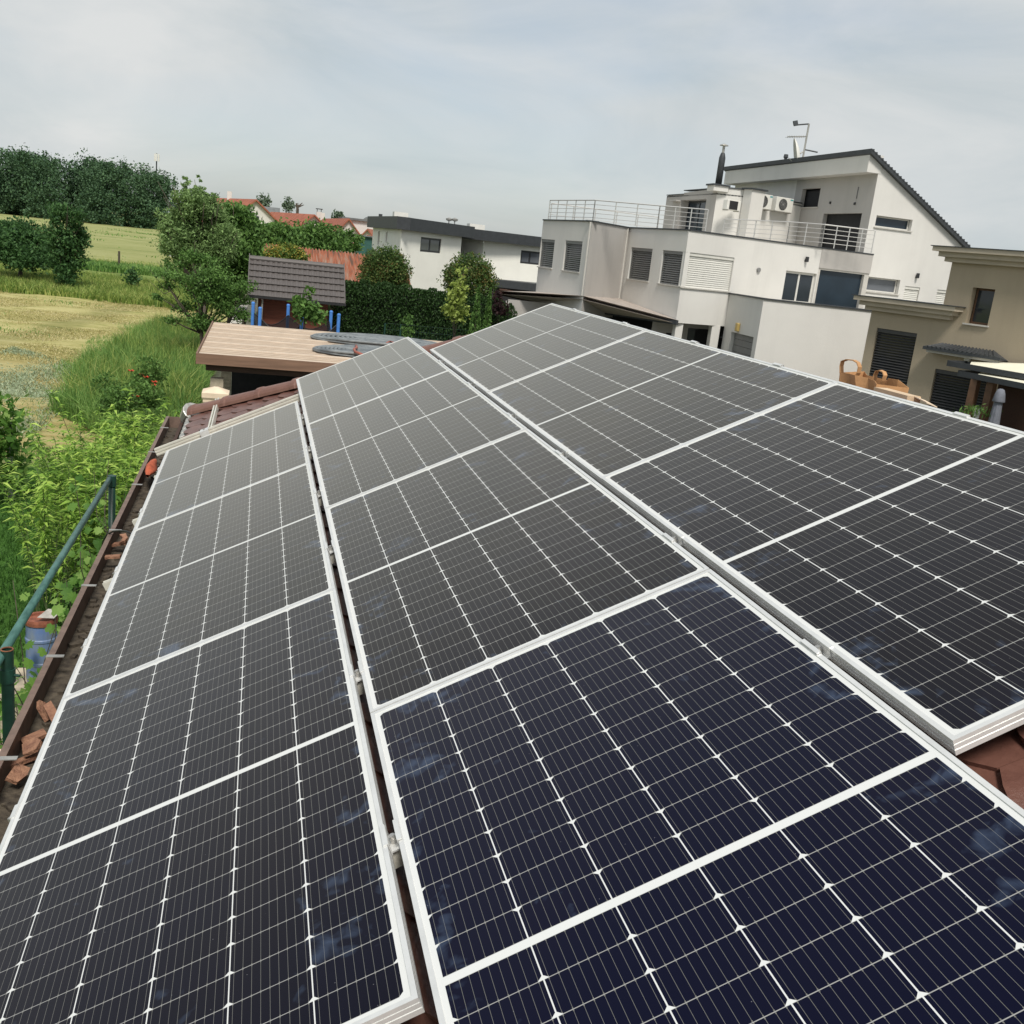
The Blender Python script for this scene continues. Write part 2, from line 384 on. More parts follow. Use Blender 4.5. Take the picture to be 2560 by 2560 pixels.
# solar laminate: 6 x 24 half cells with chamfered corners, nine busbars, white backsheet between
PW, PL, PT = 1.038, 2.094, 0.035
def cellmat():
    m, nt, b = newmat('solar_cells')
    L = nt.links.new
    def math_(op, a, bb=None, c=None):
        n = N_(nt, 'ShaderNodeMath', operation=op)
        for i, x in enumerate((a, bb, c)):
            if x is None: continue
            if isinstance(x, (int, float)): n.inputs[i].default_value = x
            else: L(x, n.inputs[i])
        return n.outputs[0]
    tc = N_(nt, 'ShaderNodeTexCoord'); sp = N_(nt, 'ShaderNodeSeparateXYZ'); L(tc.outputs['Object'], sp.inputs[0])
    u, v = sp.outputs[0], sp.outputs[1]
    MG, MID = 0.0225, 0.0205
    pu = (PW - 2*MG) / 6; half = PL/2 - MG - MID/2; pv = half / 12
    gu, gv = 0.0027, 0.0018
    uc = math_('DIVIDE', math_('SUBTRACT', u, MG), pu)
    fu = math_('FRACT', uc)
    du = math_('MULTIPLY', math_('ABSOLUTE', math_('SUBTRACT', fu, 0.5)), pu)        # distance from the cell's centre line
    in_u = math_('LESS_THAN', du, pu/2 - gu/2)
    # mirror the two halves about the middle
    vm_ = math_('SUBTRACT', math_('ABSOLUTE', math_('SUBTRACT', v, PL/2)), MID/2)
    vc = math_('DIVIDE', vm_, pv)
    fv = math_('FRACT', vc)
    dv = math_('MULTIPLY', math_('ABSOLUTE', math_('SUBTRACT', fv, 0.5)), pv)
    in_v = math_('LESS_THAN', dv, pv/2 - gv/2)
    rng1 = math_('MULTIPLY', math_('GREATER_THAN', vm_, 0.0), math_('LESS_THAN', vm_, half))
    rng2 = math_('MULTIPLY', math_('GREATER_THAN', uc, 0.0), math_('LESS_THAN', uc, 6.0))
    # chamfers on one long side of each half cell
    eu = math_('SUBTRACT', pu/2 - gu/2, du); ev = math_('MULTIPLY', math_('SUBTRACT', 1.0, fv), pv)
    cham = math_('GREATER_THAN', math_('ADD', eu, ev), 0.0095)
    cell = math_('MULTIPLY', math_('MULTIPLY', in_u, in_v), math_('MULTIPLY', math_('MULTIPLY', rng1, rng2), cham))
    # busbars
    bb = math_('FRACT', math_('ADD', math_('MULTIPLY', fu, 9.0), 0.0))
    bd = math_('MULTIPLY', math_('ABSOLUTE', math_('SUBTRACT', bb, 0.5)), pu/9)
    bus = math_('LESS_THAN', bd, 0.00040)
    pad = math_('MULTIPLY', math_('LESS_THAN', bd, 0.0011), math_('GREATER_THAN', dv, pv/2 - 0.0042))
    bus = math_('MAXIMUM', bus, pad)
    # cell tint differs slightly between strings and softly over the glass
    oi = N_(nt, 'ShaderNodeObjectInfo')
    off = N_(nt, 'ShaderNodeVectorMath', operation='ADD'); L(tc.outputs['Object'], off.inputs[0])
    rv = N_(nt, 'ShaderNodeVectorMath', {1: (37.0, 53.0, 11.0)}, operation='MULTIPLY'); L(oi.outputs['Random'], rv.inputs[0]); L(rv.outputs[0], off.inputs[1])
    cmb = N_(nt, 'ShaderNodeCombineXYZ'); L(math_('FLOOR', uc), cmb.inputs[0]); L(math_('FLOOR', vc), cmb.inputs[1]); L(oi.outputs['Random'], cmb.inputs[2])
    wn_ = N_(nt, 'ShaderNodeTexWhiteNoise', noise_dimensions='3D'); L(cmb.outputs[0], wn_.inputs['Vector'])
    nz = N_(nt, 'ShaderNodeTexNoise', {'Scale': 2.2, 'Detail': 2}); L(off.outputs[0], nz.inputs['Vector'])
    tint = math_('ADD', math_('MULTIPLY', wn_.outputs['Value'], 0.35), math_('MULTIPLY', nz.outputs['Fac'], 0.75))
    cr = N_(nt, 'ShaderNodeValToRGB')
    cr.color_ramp.elements[0].position = 0.25; cr.color_ramp.elements[0].color = (0.0034, 0.0027, 0.0036, 1)
    cr.color_ramp.elements[1].position = 0.85; cr.color_ramp.elements[1].color = (0.0026, 0.0028, 0.0085, 1)
    L(tint, cr.inputs[0])
    at_ = N_(nt, 'ShaderNodeAttribute', attribute_type='OBJECT', attribute_name='angle_blue')  # blue set per panel, standing in for the coating's colour shift with viewing angle
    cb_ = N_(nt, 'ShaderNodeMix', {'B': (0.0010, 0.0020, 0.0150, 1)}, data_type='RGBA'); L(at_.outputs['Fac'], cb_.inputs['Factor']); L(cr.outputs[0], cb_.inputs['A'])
    c1 = N_(nt, 'ShaderNodeMix', {'B': (0.15, 0.15, 0.14, 1)}, data_type='RGBA'); L(bus, c1.inputs['Factor']); L(cb_.outputs['Result'], c1.inputs['A'])
    # the narrow gaps across the strings carry grey ribbon wires, the long gaps show the white backsheet
    rib = math_('MULTIPLY', math_('MULTIPLY', in_u, math_('SUBTRACT', 1.0, in_v)), math_('MULTIPLY', math_('MULTIPLY', rng1, rng2), cham))
    bk = N_(nt, 'ShaderNodeMix', {'A': (0.66, 0.67, 0.66, 1), 'B': (0.33, 0.33, 0.32, 1)}, data_type='RGBA'); L(rib, bk.inputs['Factor'])
    c2 = N_(nt, 'ShaderNodeMix', data_type='RGBA'); L(bk.outputs['Result'], c2.inputs['A']); L(cell, c2.inputs['Factor']); L(c1.outputs['Result'], c2.inputs['B'])
    # hand smears and dried water marks, mostly towards the edges where the panels were carried
    edge = math_('MINIMUM', math_('MINIMUM', u, math_('SUBTRACT', PW, u)), math_('MULTIPLY', math_('MINIMUM', v, math_('SUBTRACT', PL, v)), 1.0))
    em = N_(nt, 'ShaderNodeMapRange', {'From Min': 0.0, 'From Max': 0.24, 'To Min': 0.14, 'To Max': 0.0}); L(edge, em.inputs['Value'])
    wp = N_(nt, 'ShaderNodeTexNoise', {'Scale': 5.0, 'Detail': 2, 'Distortion': 1.2}); L(off.outputs[0], wp.inputs['Vector'])
    w2 = N_(nt, 'ShaderNodeTexNoise', {'Scale': 23.0, 'Detail': 3, 'Distortion': 0.8}); L(off.outputs[0], w2.inputs['Vector'])
    sm = math_('ADD', math_('ADD', math_('MULTIPLY', wp.outputs['Fac'], 0.8), math_('MULTIPLY', w2.outputs['Fac'], 0.28)), em.outputs[0])
    smr = N_(nt, 'ShaderNodeMapRange', {'From Min': 0.71, 'From Max': 0.82, 'To Min': 0.0, 'To Max': 0.4}); L(sm, smr.inputs['Value'])
    c3 = N_(nt, 'ShaderNodeMix', {'B': (0.085, 0.125, 0.21, 1)}, data_type='RGBA'); L(math_('MULTIPLY', smr.outputs[0], cell), c3.inputs['Factor']); L(c2.outputs['Result'], c3.inputs['A'])
    # specks of dust
    vo = N_(nt, 'ShaderNodeTexVoronoi', {'Scale': 26.0, 'Randomness': 1.0}); L(off.outputs[0], vo.inputs['Vector'])
    dust = math_('MULTIPLY', math_('LESS_THAN', vo.outputs['Distance'], 0.028), 0.5)
    c4 = N_(nt, 'ShaderNodeMix', {'B': (0.22, 0.22, 0.24, 1)}, data_type='RGBA'); L(math_('MULTIPLY', dust, cell), c4.inputs['Factor']); L(c3.outputs['Result'], c4.inputs['A'])
    L(c4.outputs['Result'], b.inputs['Base Color'])
    rr = N_(nt, 'ShaderNodeMapRange', {'To Min': 0.07, 'To Max': 0.16}); L(wp.outputs['Fac'], rr.inputs['Value']); L(rr.outputs[0], b.inputs['Roughness'])
    b.inputs['IOR'].default_value = 1.18
    b.inputs['Sheen Weight'].default_value = 1.0; b.inputs['Sheen Roughness'].default_value = 0.315; b.inputs['Sheen Tint'].default_value = (1.0, 0.915, 0.81, 1)
    b.inputs['Specular Tint'].default_value = (1.0, 0.90, 0.76, 1)
    return m
MAT['cells'] = cellmat()

# ------------------------------------------------------------------ ground
def groundmat():
    m, nt, b = newmat('meadow_ground')
    L = nt.links.new
    g = N_(nt, 'ShaderNodeNewGeometry'); sp = N_(nt, 'ShaderNodeSeparateXYZ'); L(g.outputs['Position'], sp.inputs[0])
    def noise(scale, detail=5, st=None, rough=0.6, dist=0.0):
        n = N_(nt, 'ShaderNodeTexNoise', {'Scale': scale, 'Detail': detail, 'Roughness': rough, 'Distortion': dist})
        if st:
            mp = N_(nt, 'ShaderNodeMapping', {'Scale': st, 'Rotation': (0, 0, 0.12)}); L(g.outputs['Position'], mp.inputs[0]); L(mp.outputs[0], n.inputs['Vector'])
        else: L(g.outputs['Position'], n.inputs['Vector'])
        return n.outputs['Fac']
    def ramp(f, stops):
        r = N_(nt, 'ShaderNodeValToRGB')
        while len(r.color_ramp.elements) < len(stops): r.color_ramp.elements.new(0.5)
        for e, (p, c) in zip(r.color_ramp.elements, stops): e.position = p; e.color = (*c, 1)
        L(f, r.inputs[0]); return r.outputs[0]
    def mixc(f, a, bb):
        n = N_(nt, 'ShaderNodeMix', data_type='RGBA'); L(f, n.inputs['Factor']); L(a, n.inputs['A']); L(bb, n.inputs['B']); return n.outputs['Result']
    def M2(op, a, bb):
        n = N_(nt, 'ShaderNodeMath', operation=op)
        for i, x in enumerate((a, bb)):
            if isinstance(x, (int, float)): n.inputs[i].default_value = x
            else: L(x, n.inputs[i])
        return n.outputs[0]
    def step(val, lo, hi):
        n = N_(nt, 'ShaderNodeMapRange', {'From Min': lo, 'From Max': hi}); n.interpolation_type = 'SMOOTHSTEP'; L(val, n.inputs['Value']); return n.outputs[0]
    X, Y = sp.outputs[0], sp.outputs[1]
    fine = noise(2.5, 8, None, 0.7); swath = noise(0.55, 6, (0.55, 1.9, 1), 0.65, 0.6); big = noise(0.12, 4)
    s3 = M2('ADD', M2('MULTIPLY', swath, 0.7), M2('MULTIPLY', fine, 0.3))
    hay = ramp(s3, [(0.35, (0.14, 0.17, 0.045)), (0.45, (0.34, 0.32, 0.12)), (0.55, (0.44, 0.40, 0.18)), (0.72, (0.54, 0.48, 0.24))])
    patch = ramp(s3, [(0.33, (0.14, 0.16, 0.05)), (0.43, (0.33, 0.27, 0.11)), (0.54, (0.40, 0.35, 0.16)), (0.68, (0.47, 0.46, 0.28))])
    lawn = ramp(fine, [(0.35, (0.025, 0.065, 0.012)), (0.62, (0.065, 0.15, 0.028))])
    tall = ramp(fine, [(0.35, (0.10, 0.15, 0.04)), (0.65, (0.22, 0.28, 0.08))])
    farf = ramp(M2('ADD', M2('MULTIPLY', noise(0.06, 6, (0.5, 1.6, 1), 0.65), 0.7), M2('MULTIPLY', fine, 0.3)),
                [(0.33, (0.15, 0.19, 0.06)), (0.48, (0.27, 0.285, 0.11)), (0.66, (0.36, 0.36, 0.17))])
    yard = ramp(fine, [(0.35, (0.07, 0.08, 0.05)), (0.62, (0.15, 0.15, 0.12))])
    wob = M2('MULTIPLY', M2('SUBTRACT', big, 0.5), 9.0)
    Yw = M2('ADD', Y, wob)
    col = mixc(step(Yw, 19.5, 22.5), lawn, patch)
    col = mixc(step(Yw, 33.0, 41.0), col, hay)
    col = mixc(step(Yw, 60.5, 63.0), col, tall)
    col = mixc(step(M2('ADD', Y, M2('MULTIPLY', wob, 0.3)), 92.0, 96.0), col, farf)
    # a faint wheel path across the hay
    pth = M2('ABSOLUTE', M2('SUBTRACT', M2('ADD', M2('MULTIPLY', X, 1.0), M2('MULTIPLY', Y, -0.12)), M2('ADD', -14.0, M2('MULTIPLY', wob, 0.12))), 0.0)
    pm = M2('MULTIPLY', M2('SUBTRACT', 1.0, step(pth, 0.3, 1.2)), 0.5)
    dk = N_(nt, 'ShaderNodeRGB'); dk.outputs[0].default_value = (0.19, 0.185, 0.07, 1)
    col = mixc(M2('MULTIPLY', pm, step(Yw, 33.0, 41.0)), col, dk.outputs[0])
    # gardens right of the boundary: ground greyed to cut green bounce on the walls
    col = mixc(M2('MULTIPLY', step(X, -1.9, -1.6), M2('SUBTRACT', 1.0, step(Y, 74.0, 80.0))), col, yard)
    L(col, b.inputs['Base Color']); b.inputs['Roughness'].default_value = 0.95; b.inputs['Specular IOR Level'].default_value = 0.1
    bp = N_(nt, 'ShaderNodeBump', {'Strength': 0.9, 'Distance': 0.12}); L(s3, bp.inputs['Height']); L(bp.outputs[0], b.inputs['Normal'])
    return m
MAT['ground'] = groundmat()
def build_ground():
    # one sheet, finely divided near, reaching the horizon
    xs = np.concatenate([np.linspace(-3000, -140, 12), np.linspace(-120, 60, 91), np.linspace(80, 3000, 12)])
    ys = np.concatenate([np.linspace(-400, -20, 6), np.linspace(-10, 120, 131), np.linspace(126, 420, 50), np.linspace(450, 4000, 12)])
    X, Y = np.meshgrid(xs, ys); Z = np.full_like(X, G)
    field = (X < -2.5) & (Y > 20) & (Y < 420)
    Z = Z + np.where(field, 0.05*np.sin(X*1.3+Y*0.37)+0.06*np.sin(Y*0.9-X*0.41)+0.04*np.sin(Y*2.1+X), 0)
    # shallow bank and ditch between the two fields
    Z = Z + np.where(X < -2.5, 0.55*np.exp(-((Y-99)/4.0)**2) - 0.5*np.exp(-((Y-92)/2.2)**2), 0)
    nx, ny = len(xs), len(ys)
    v = np.stack([X.ravel(), Y.ravel(), Z.ravel()], 1)
    f = [(j*nx+i, j*nx+i+1, (j+1)*nx+i+1, (j+1)*nx+i) for j in range(ny-1) for i in range(nx-1)]
    me = bpy.data.meshes.new('ground'); me.from_pydata(v.tolist(), [], f); me.materials.append(MAT['ground'])
    me.polygons.foreach_set('use_smooth', [True]*len(f))
    tag(link('ground', me), kind='structure')
build_ground()

# ------------------------------------------------------------------ foliage helpers
def quads_mesh(name, P, mat_):
    """P: (n, k, 3) array of n separate k-gons"""
    n, k = P.shape[0], P.shape[1]
    me = bpy.data.meshes.new(name)
    me.vertices.add(n*k); me.loops.add(n*k); me.polygons.add(n)
    me.vertices.foreach_set('co', P.reshape(-1).astype(np.float32))
    me.loops.foreach_set('vertex_index', np.arange(n*k, dtype=np.int32))
    me.polygons.foreach_set('loop_start', np.arange(0, n*k, k, dtype=np.int32))
    me.polygons.foreach_set('loop_total', np.full(n, k, dtype=np.int32))
    me.materials.append(mat_); me.update(calc_edges=True); me.validate()
    return me
def unit(a): return a/(np.linalg.norm(a, axis=-1, keepdims=True)+1e-9)
def leaf_quads(C, size, aspect=1.9, up=None, jitter=1.0, droop=0.0):
    n = len(C)
    d = rng.normal(size=(n,3))*jitter
    if up is not None: d = d + up
    d[:,2] -= droop
    d = unit(d)
    nn = rng.normal(size=(n,3)); nn[:,2] += 0.9
    sd = unit(np.cross(d, nn))
    s = size*(0.6+0.8*rng.random((n,1)))
    w_ = s/aspect
    up2 = np.cross(sd, d)*s*0.12
    a = C - d*s/2; c_ = C + d*s/2; b = C + sd*w_/2 + up2; e = C - sd*w_/2 + up2
    return np.stack([a, b, c_, e], 1)
def blob_points(blobs, n, clump=0.16, shell=0.55, per=26):
    """leaf centres: clumps scattered through (mostly near the outside of) ellipsoids"""
    vol = np.array([(b[3]*b[4]*b[5])**0.7 for b in blobs]); vol /= vol.sum()
    out = []
    for b, wt in zip(blobs, vol):
        c = np.array(b[:3]); r = np.array(b[3:6]); k = max(3, int(n*wt/per))
        d = unit(rng.normal(size=(k,3))); rr = shell+(1-shell)*rng.random((k,1))**0.6
        rr = rr*(0.84+0.28*rng.random((k,1)))
        cc = c + d*r*rr
        sz = clump*r.mean()*(0.6+0.9*rng.random((k,1,1)))
        pts = cc[:,None,:] + np.clip(rng.normal(size=(k,per,3)), -1.45, 1.45)*sz*np.array([1,1,0.75])
        out.append(pts.reshape(-1,3))
    return np.concatenate(out)
def limbs(mb, base, targets, r0, trunk_top):
    base = np.array(base, float); tt = np.array(trunk_top, float)
    mid = (base+tt)/2 + rng.normal(size=3)*[.05,.05,0]
    mb.tube([base, mid, tt], r0, 8, r2=r0*0.65)
    for t in targets:
        t = np.array(t, float); m1 = tt*0.55+t*0.45 + rng.normal(size=3)*0.06*np.linalg.norm(t-tt)
        mb.tube([tt - (tt-base)*0.15*rng.random(), m1, t], r0*0.5, 6, r2=r0*0.12)
        for _ in range(3):
            e = t + np.clip(rng.normal(size=3),-1.3,1.3)*0.16*np.linalg.norm(t-tt); mb.tube([m1*0.5+t*0.5, (m1+e)/2+rng.normal(size=3)*.03, e], r0*0.2, 5, r2=r0*0.05)
def make_tree(name, label, cat, base, blobs, n, leaf, lm, r0=0.12, group=None, aspect=1.9, clump=0.16, shell=0.5, per=26, droop=0.2, fork=0.35, nm='crown'):
    base = np.array(base, float)
    root = thing(name, label, cat, base, group)
    C = blob_points(blobs, n, clump, shell, per)
    C = C[C[:,2] > G+0.05]
    me = quads_mesh(nm, leaf_quads(C, leaf, aspect, droop=droop), lm)
    link(nm, me, root)
    bl = np.array(blobs); cz = bl[:,2].min()
    mb = MB(); top = base + (np.array([*(bl[:,:2].mean(0)), bl[:,2].mean()])-base)*fork
    limbs(mb, base - [0,0,0.05], [b[:3] for b in blobs], r0, top)
    mb.build('trunk', MAT['bark'], root, smooth=True)
    return root
def pxr(r, d): return r*d/FPX

LM = {}
LM['pale'] = leafmat('pale_leaves', (0.114,0.194,0.064), (0.307,0.455,0.170))
LM['mid'] = leafmat('mid_leaves', (0.060,0.131,0.032), (0.171,0.312,0.077))
LM['dark'] = leafmat('dark_leaves', (0.031,0.081,0.028), (0.095,0.201,0.061))
LM['forest'] = leafmat('forest_leaves', (0.031,0.072,0.035), (0.094,0.174,0.080), scale=0.12, trans=0.15)
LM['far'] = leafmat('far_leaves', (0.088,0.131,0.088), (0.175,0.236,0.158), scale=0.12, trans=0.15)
LM['hedge'] = leafmat('thuja_leaves', (0.016,0.042,0.010), (0.040,0.088,0.022), scale=1.6, trans=0.15)
LM['lime'] = leafmat('lime_leaves', (0.17,0.24,0.04), (0.38,0.47,0.12))
LM['globe'] = leafmat('globe_leaves', (0.040,0.082,0.023), (0.127,0.209,0.055), tip=(0.22,0.16,0.055), scale=0.9)
LM['yellow'] = leafmat('yellow_tipped_leaves', (0.055,0.118,0.026), (0.200,0.273,0.055), tip=(0.655,0.437,0.091), scale=0.9)
LM['willow'] = leafmat('willow_leaves', (0.105,0.219,0.035), (0.350,0.542,0.096), tip=(0.578,0.735,0.175), trans=0.4)
LM['vine'] = leafmat('vine_leaves', (0.06,0.155,0.025), (0.17,0.32,0.06), tip=(0.28,0.42,0.11), scale=2.0, trans=0.4)
LM['purple'] = leafmat('purple_leaves', (0.019,0.011,0.013), (0.057,0.029,0.029))
LM['grass'] = leafmat('tall_grass_blades', (0.085,0.162,0.030), (0.285,0.380,0.085), tip=(0.494,0.513,0.171), scale=0.3, trans=0.3)
LM['grass_dark'] = leafmat('meadow_blades', (0.060,0.154,0.034), (0.203,0.356,0.084), tip=(0.309,0.451,0.143), scale=0.35, trans=0.3)
LM['lawn'] = leafmat('lawn_blades', (0.027,0.076,0.015), (0.085,0.199,0.038), scale=1.5, trans=0.3)
LM['straw'] = leafmat('mown_straw', (0.34,0.32,0.12), (0.58,0.51,0.25), tip=(0.72,0.65,0.40), scale=0.3, trans=0.3)
LM['silver'] = leafmat('silvery_cut_stems', (0.200,0.263,0.138), (0.450,0.525,0.350), scale=0.5, trans=0.2)

def blades(name, label, cat, P, h, wd, lm, lean=0.35):
    n = len(P)
    hh = h*(0.5+0.8*rng.random((n,1))); a = rng.random((n,1))*2*math.pi
    sd = np.concatenate([np.cos(a), np.sin(a), np.zeros((n,1))], 1)*wd/2
    ln = rng.normal(size=(n,2))*lean
    top = P + np.concatenate([ln*hh, hh*(1-0.3*np.abs(ln).sum(1, keepdims=True).clip(0,1))], 1)
    mid = P + np.concatenate([ln*hh*0.3, hh*0.55], 1)
    Q = np.concatenate([np.stack([P - sd, P + sd, mid + sd*0.75, mid - sd*0.75], 1), np.stack([mid - sd*0.75, mid + sd*0.75, top + sd*0.08, top - sd*0.08], 1)])
    me = quads_mesh(name, Q, lm)
    return tag(link(name, me), label, cat, kind='stuff')
def scatter(n, poly):
    """random points inside a ground polygon (list of (x, y))"""
    poly = np.array(poly, float); lo, hi = poly.min(0), poly.max(0); out = []; tot = 0
    while tot < n:
        q = lo+(hi-lo)*rng.random((n*2,2)); inside = np.zeros(len(q), bool); j = len(poly)-1
        for i in range(len(poly)):
            xi, yi = poly[i]; xj, yj = poly[j]
            c = ((yi > q[:,1]) != (yj > q[:,1])) & (q[:,0] < (xj-xi)*(q[:,1]-yi)/(yj-yi+1e-12)+xi)
            inside ^= c; j = i
        q = q[inside]; out.append(q); tot += len(q)
    q = np.concatenate(out)[:n]
    return np.concatenate([q, np.full((n,1), G)], 1)
def patchy(P, scale, thr, seed=0):
    """keep points where a cheap sum of sines is high: uneven stands"""
    x, y = P[:,0]*scale+seed, P[:,1]*scale-seed
    f = np.sin(x*1.7+np.sin(y*1.1))+np.sin(y*1.9+1.3*np.sin(x*.7))+np.sin((x+y)*0.9)+0.8*rng.normal(size=len(P))
    return P[f > thr]

# ================================================================== the large structure: own tiled roof, neighbouring houses
def hipV(U): return 9.1 - 0.77*U                     # where the hip line crosses the main slope
UE, UR = -1.06, 2.09                                 # eave and ridge, in roof coordinates
NT = -0.135                                          # tile surface lies this far under the panel faces

def build_own_roof():
    ridge = RP(UR, 0, NT); eave = RP(UE, 0, NT)
    xr, zr, xe, ze = ridge[0], ridge[2], eave[0], eave[2]
    root = thing('garage', 'low garage whose brown tiled hip roof carries the solar panels', 'garage', (xr, 3.5, G))
    # walls under the roof
    mb = MB()
    mb.box(xe+0.35, 2*xr-xe-0.35, -3.2, hipV(UE)-0.35, G, ze-0.05)
    mb.build('wall', MAT['white_wall'], root)
    # roof deck (dark underlay just below the tiles), the far slope and the hip end
    d = -0.03
    A = RP(UE, -3.6, NT+d); B = RP(UE, hipV(UE), NT+d); Cc = RP(UR, hipV(UR), NT+d); D = RP(UR, -3.6, NT+d)
    mir = lambda p: (2*xr-p[0], p[1], p[2])
    mb = MB()
    low = lambda p: (p[0], p[1], p[2]-0.09)
    for poly in ([A, D, Cc, B], [B, Cc, mir(B)], [mir(A), mir(B), Cc, D], [D, A, mir(A)]):
        mb.add(poly, [tuple(range(len(poly)))])
    mb.add([low(A), low(B), low(mir(B)), low(mir(A))], [(0,1,2,3)])
    for p, q in ((A,B),(B,mir(B)),(mir(B),mir(A)),(mir(A),A)):
        mb.add([p, q, low(q), low(p)], [(0,1,2,3)])
    roof = mb.build('roof', MAT['wood_dark'], root)
    # round-ended flat tiles in half-bonded courses
    mb = MB(); gauge, tw, th = 0.145, 0.29, 0.016
    k = 0; u = UE - 0.02
    while u < UR - 0.02:
        off = (k % 2)*tw/2
        v = -3.6 + off
        while v < hipV(u+0.07) - 0.02:
            if v > -1.0:
                vv = min(v+tw-0.006, hipV(u)+0.05); j = random.uniform(-0.004, 0.004); lift = random.uniform(0, 0.006)
                pts = [(u+0.27, v+0.0), (u+0.06+j, v)]
                for a in range(1, 6):
                    t = a/6; pts.append((u+j+0.06-0.06*math.sin(math.pi*t), v+(vv-v)*t))
                pts += [(u+0.06+j, vv), (u+0.27, vv)]
                top = [RP(p[0], p[1], NT + 0.006 + lift - (p[0]-u)*0.085 + 0.012) for p in pts]
                bot = [RP(p[0], p[1], NT + 0.006 + lift - (p[0]-u)*0.085 + 0.012 - th) for p in pts]
                n = len(pts)
                fs = [tuple(range(n))] + [(i, n+i, n+(i+1)%n, (i+1)%n) for i in range(n)]
                mb.add(top+bot, fs); mb.add([mir(p_) for p_ in top+bot], [tuple(reversed(q_)) for q_ in fs])
            v += tw
        u += gauge; k += 1
    mb.build('tile_field', MAT['roof_tile'], roof)
    # half-round tiles along the two hips and the ridge
    mb = MB()
    def halfround(a, b, r0, r1, updir):
        a = np.array(a); b = np.array(b); t = unit(b-a); up = np.array(updir, float); sd = unit(np.cross(t, up)); up = np.cross(sd, t)
        seg = 10; base = len(mb.v)
        for P, r in ((a, r0), (a+(b-a)*0.10, r0), (a+(b-a)*0.13, r0*0.93), (b, r1)):
            for q in range(seg+1):
                an = math.pi*q/seg
                mb.v.append(tuple(P + sd*math.cos(an)*r + up*math.sin(an)*r*0.92))
            for q in range(seg, -1, -1):
                an = math.pi*q/seg
                mb.v.append(tuple(P + sd*math.cos(an)*(r-0.016) + up*math.sin(an)*(r-0.016)*0.92))
        m = 2*(seg+1)
        for i in range(3):
            for q in range(m):
                aa = base+i*m+q; bb = base+i*m+(q+1)%m
                mb.f.append((aa, bb, bb+m, aa+m)); mb.mi.append(0)
        mb.f.append(tuple(base+q for q in range(m))); mb.mi.append(0)
        mb.f.append(tuple(base+3*m+q for q in range(m-1,-1,-1))); mb.mi.append(0)
    for mirror in (0, 1):
        s = UE + 0.06
        E0 = np.array(RP(UE+0.02, hipV(UE+0.02), NT+0.0)); R0 = np.array(RP(UR, hipV(UR), NT+0.01))
        L = np.linalg.norm(R0-E0); nn = int(L/0.40); 
        for i in range(nn+1):
            a = E0 + (R0-E0)*(i/(nn+0.3)); b = E0 + (R0-E0)*min(1.0, (i+1.12)/(nn+0.3))
            if mirror: a = np.array(mir(a)); b = np.array(mir(b))
            halfround(a, b, 0.105, 0.088, (0, 0, 1))
    y = hipV(UR) - 0.1
    while y > -3:
        halfround((xr, y-0.42, zr-0.02), (xr, y+0.03, zr-0.02), 0.085, 0.075, (0,0,1)); y -= 0.42
    mb.build('ridge_tiles', MAT['hip_tile'], roof, smooth=False)
    # mortar starter piece at the eave corner
    c = RP(UE-0.0, hipV(UE)+0.12, NT+0.02)
    mb = MB(); mb.tube([c, (c[0]-0.05, c[1]+0.10, c[2]-0.10)], 0.10, 12, r2=0.085)
    for i in range(5):
        p = RP(UE-0.02, hipV(UE)-0.12-0.19*i, NT-0.01); mb.obox(p, (CA,0,SA), (0,1,0), (-SA,0,CA), 0.05, 0.07, 0.012)
    mb.build('eave_filler', MAT['galv'], roof, bevel=0.01)
    # box gutter with strap brackets
    x0, x1, zt = -1.185, -1.03, -0.745
    y0, y1 = -3.6, 10.62
    mb = MB()
    mb.box(x0, x0+0.006, y0, y1, zt-0.115, zt); mb.box(x0-0.016, x0+0.012, y0, y1, zt, zt+0.014)
    mb.box(x1-0.006, x1, y0, y1, zt-0.115, zt+0.03)
    mb.box(x0+0.006, x1-0.006, y0, y1, zt-0.115, zt-0.109)
    mb.box(x0, x1, y1, y1+0.006, zt-0.115, zt+0.01)
    g = mb.build('gutter', MAT['gutter'], root)
    mb = MB(); mb.box(x0+0.007, x1-0.007, y0, y1-0.02, zt-0.108, zt-0.098)
    for i in range(90):
        yy = random.uniform(1, 10.4); r = random.uniform(0.008, 0.03)
        mb.obox((random.uniform(x0+.03, x1-.03), yy, zt-0.096), (math.cos(i),math.sin(i),0), (-math.sin(i),math.cos(i),0), (0,0,1), r, r*0.6, 0.006+r*0.25)
    mb.build('gutter_silt', MAT['gutter_in'], g)
    for yy in (2.75, 3.62, 4.55, 5.5, 6.55, 7.75, 8.9, 10.0):
        mb = MB(); mb.box(x0-0.020, x0+0.055, yy-0.013, yy+0.013, zt+0.0145, zt+0.018); mb.box(x0-0.020, x0-0.0165, yy-0.013, yy+0.013, zt-0.03, zt+0.0145)
        mb.build('gutter_bracket', MAT['galv'], g)
    for yy in (2.0, 4.9, 7.9):
        mb = MB(); mb.box(x0-0.018, x0-0.0165, yy-0.02, yy+0.02, zt-0.118, zt+0.0142); mb.build('gutter_joint', MAT['gutter'], g)
    mb = MB(); mb.box(x1+0.002, x1+0.03, y0, y1-0.1, zt-0.2, zt+0.06); mb.build('fascia', MAT['wood_dark'], root)
    return root
build_own_roof()

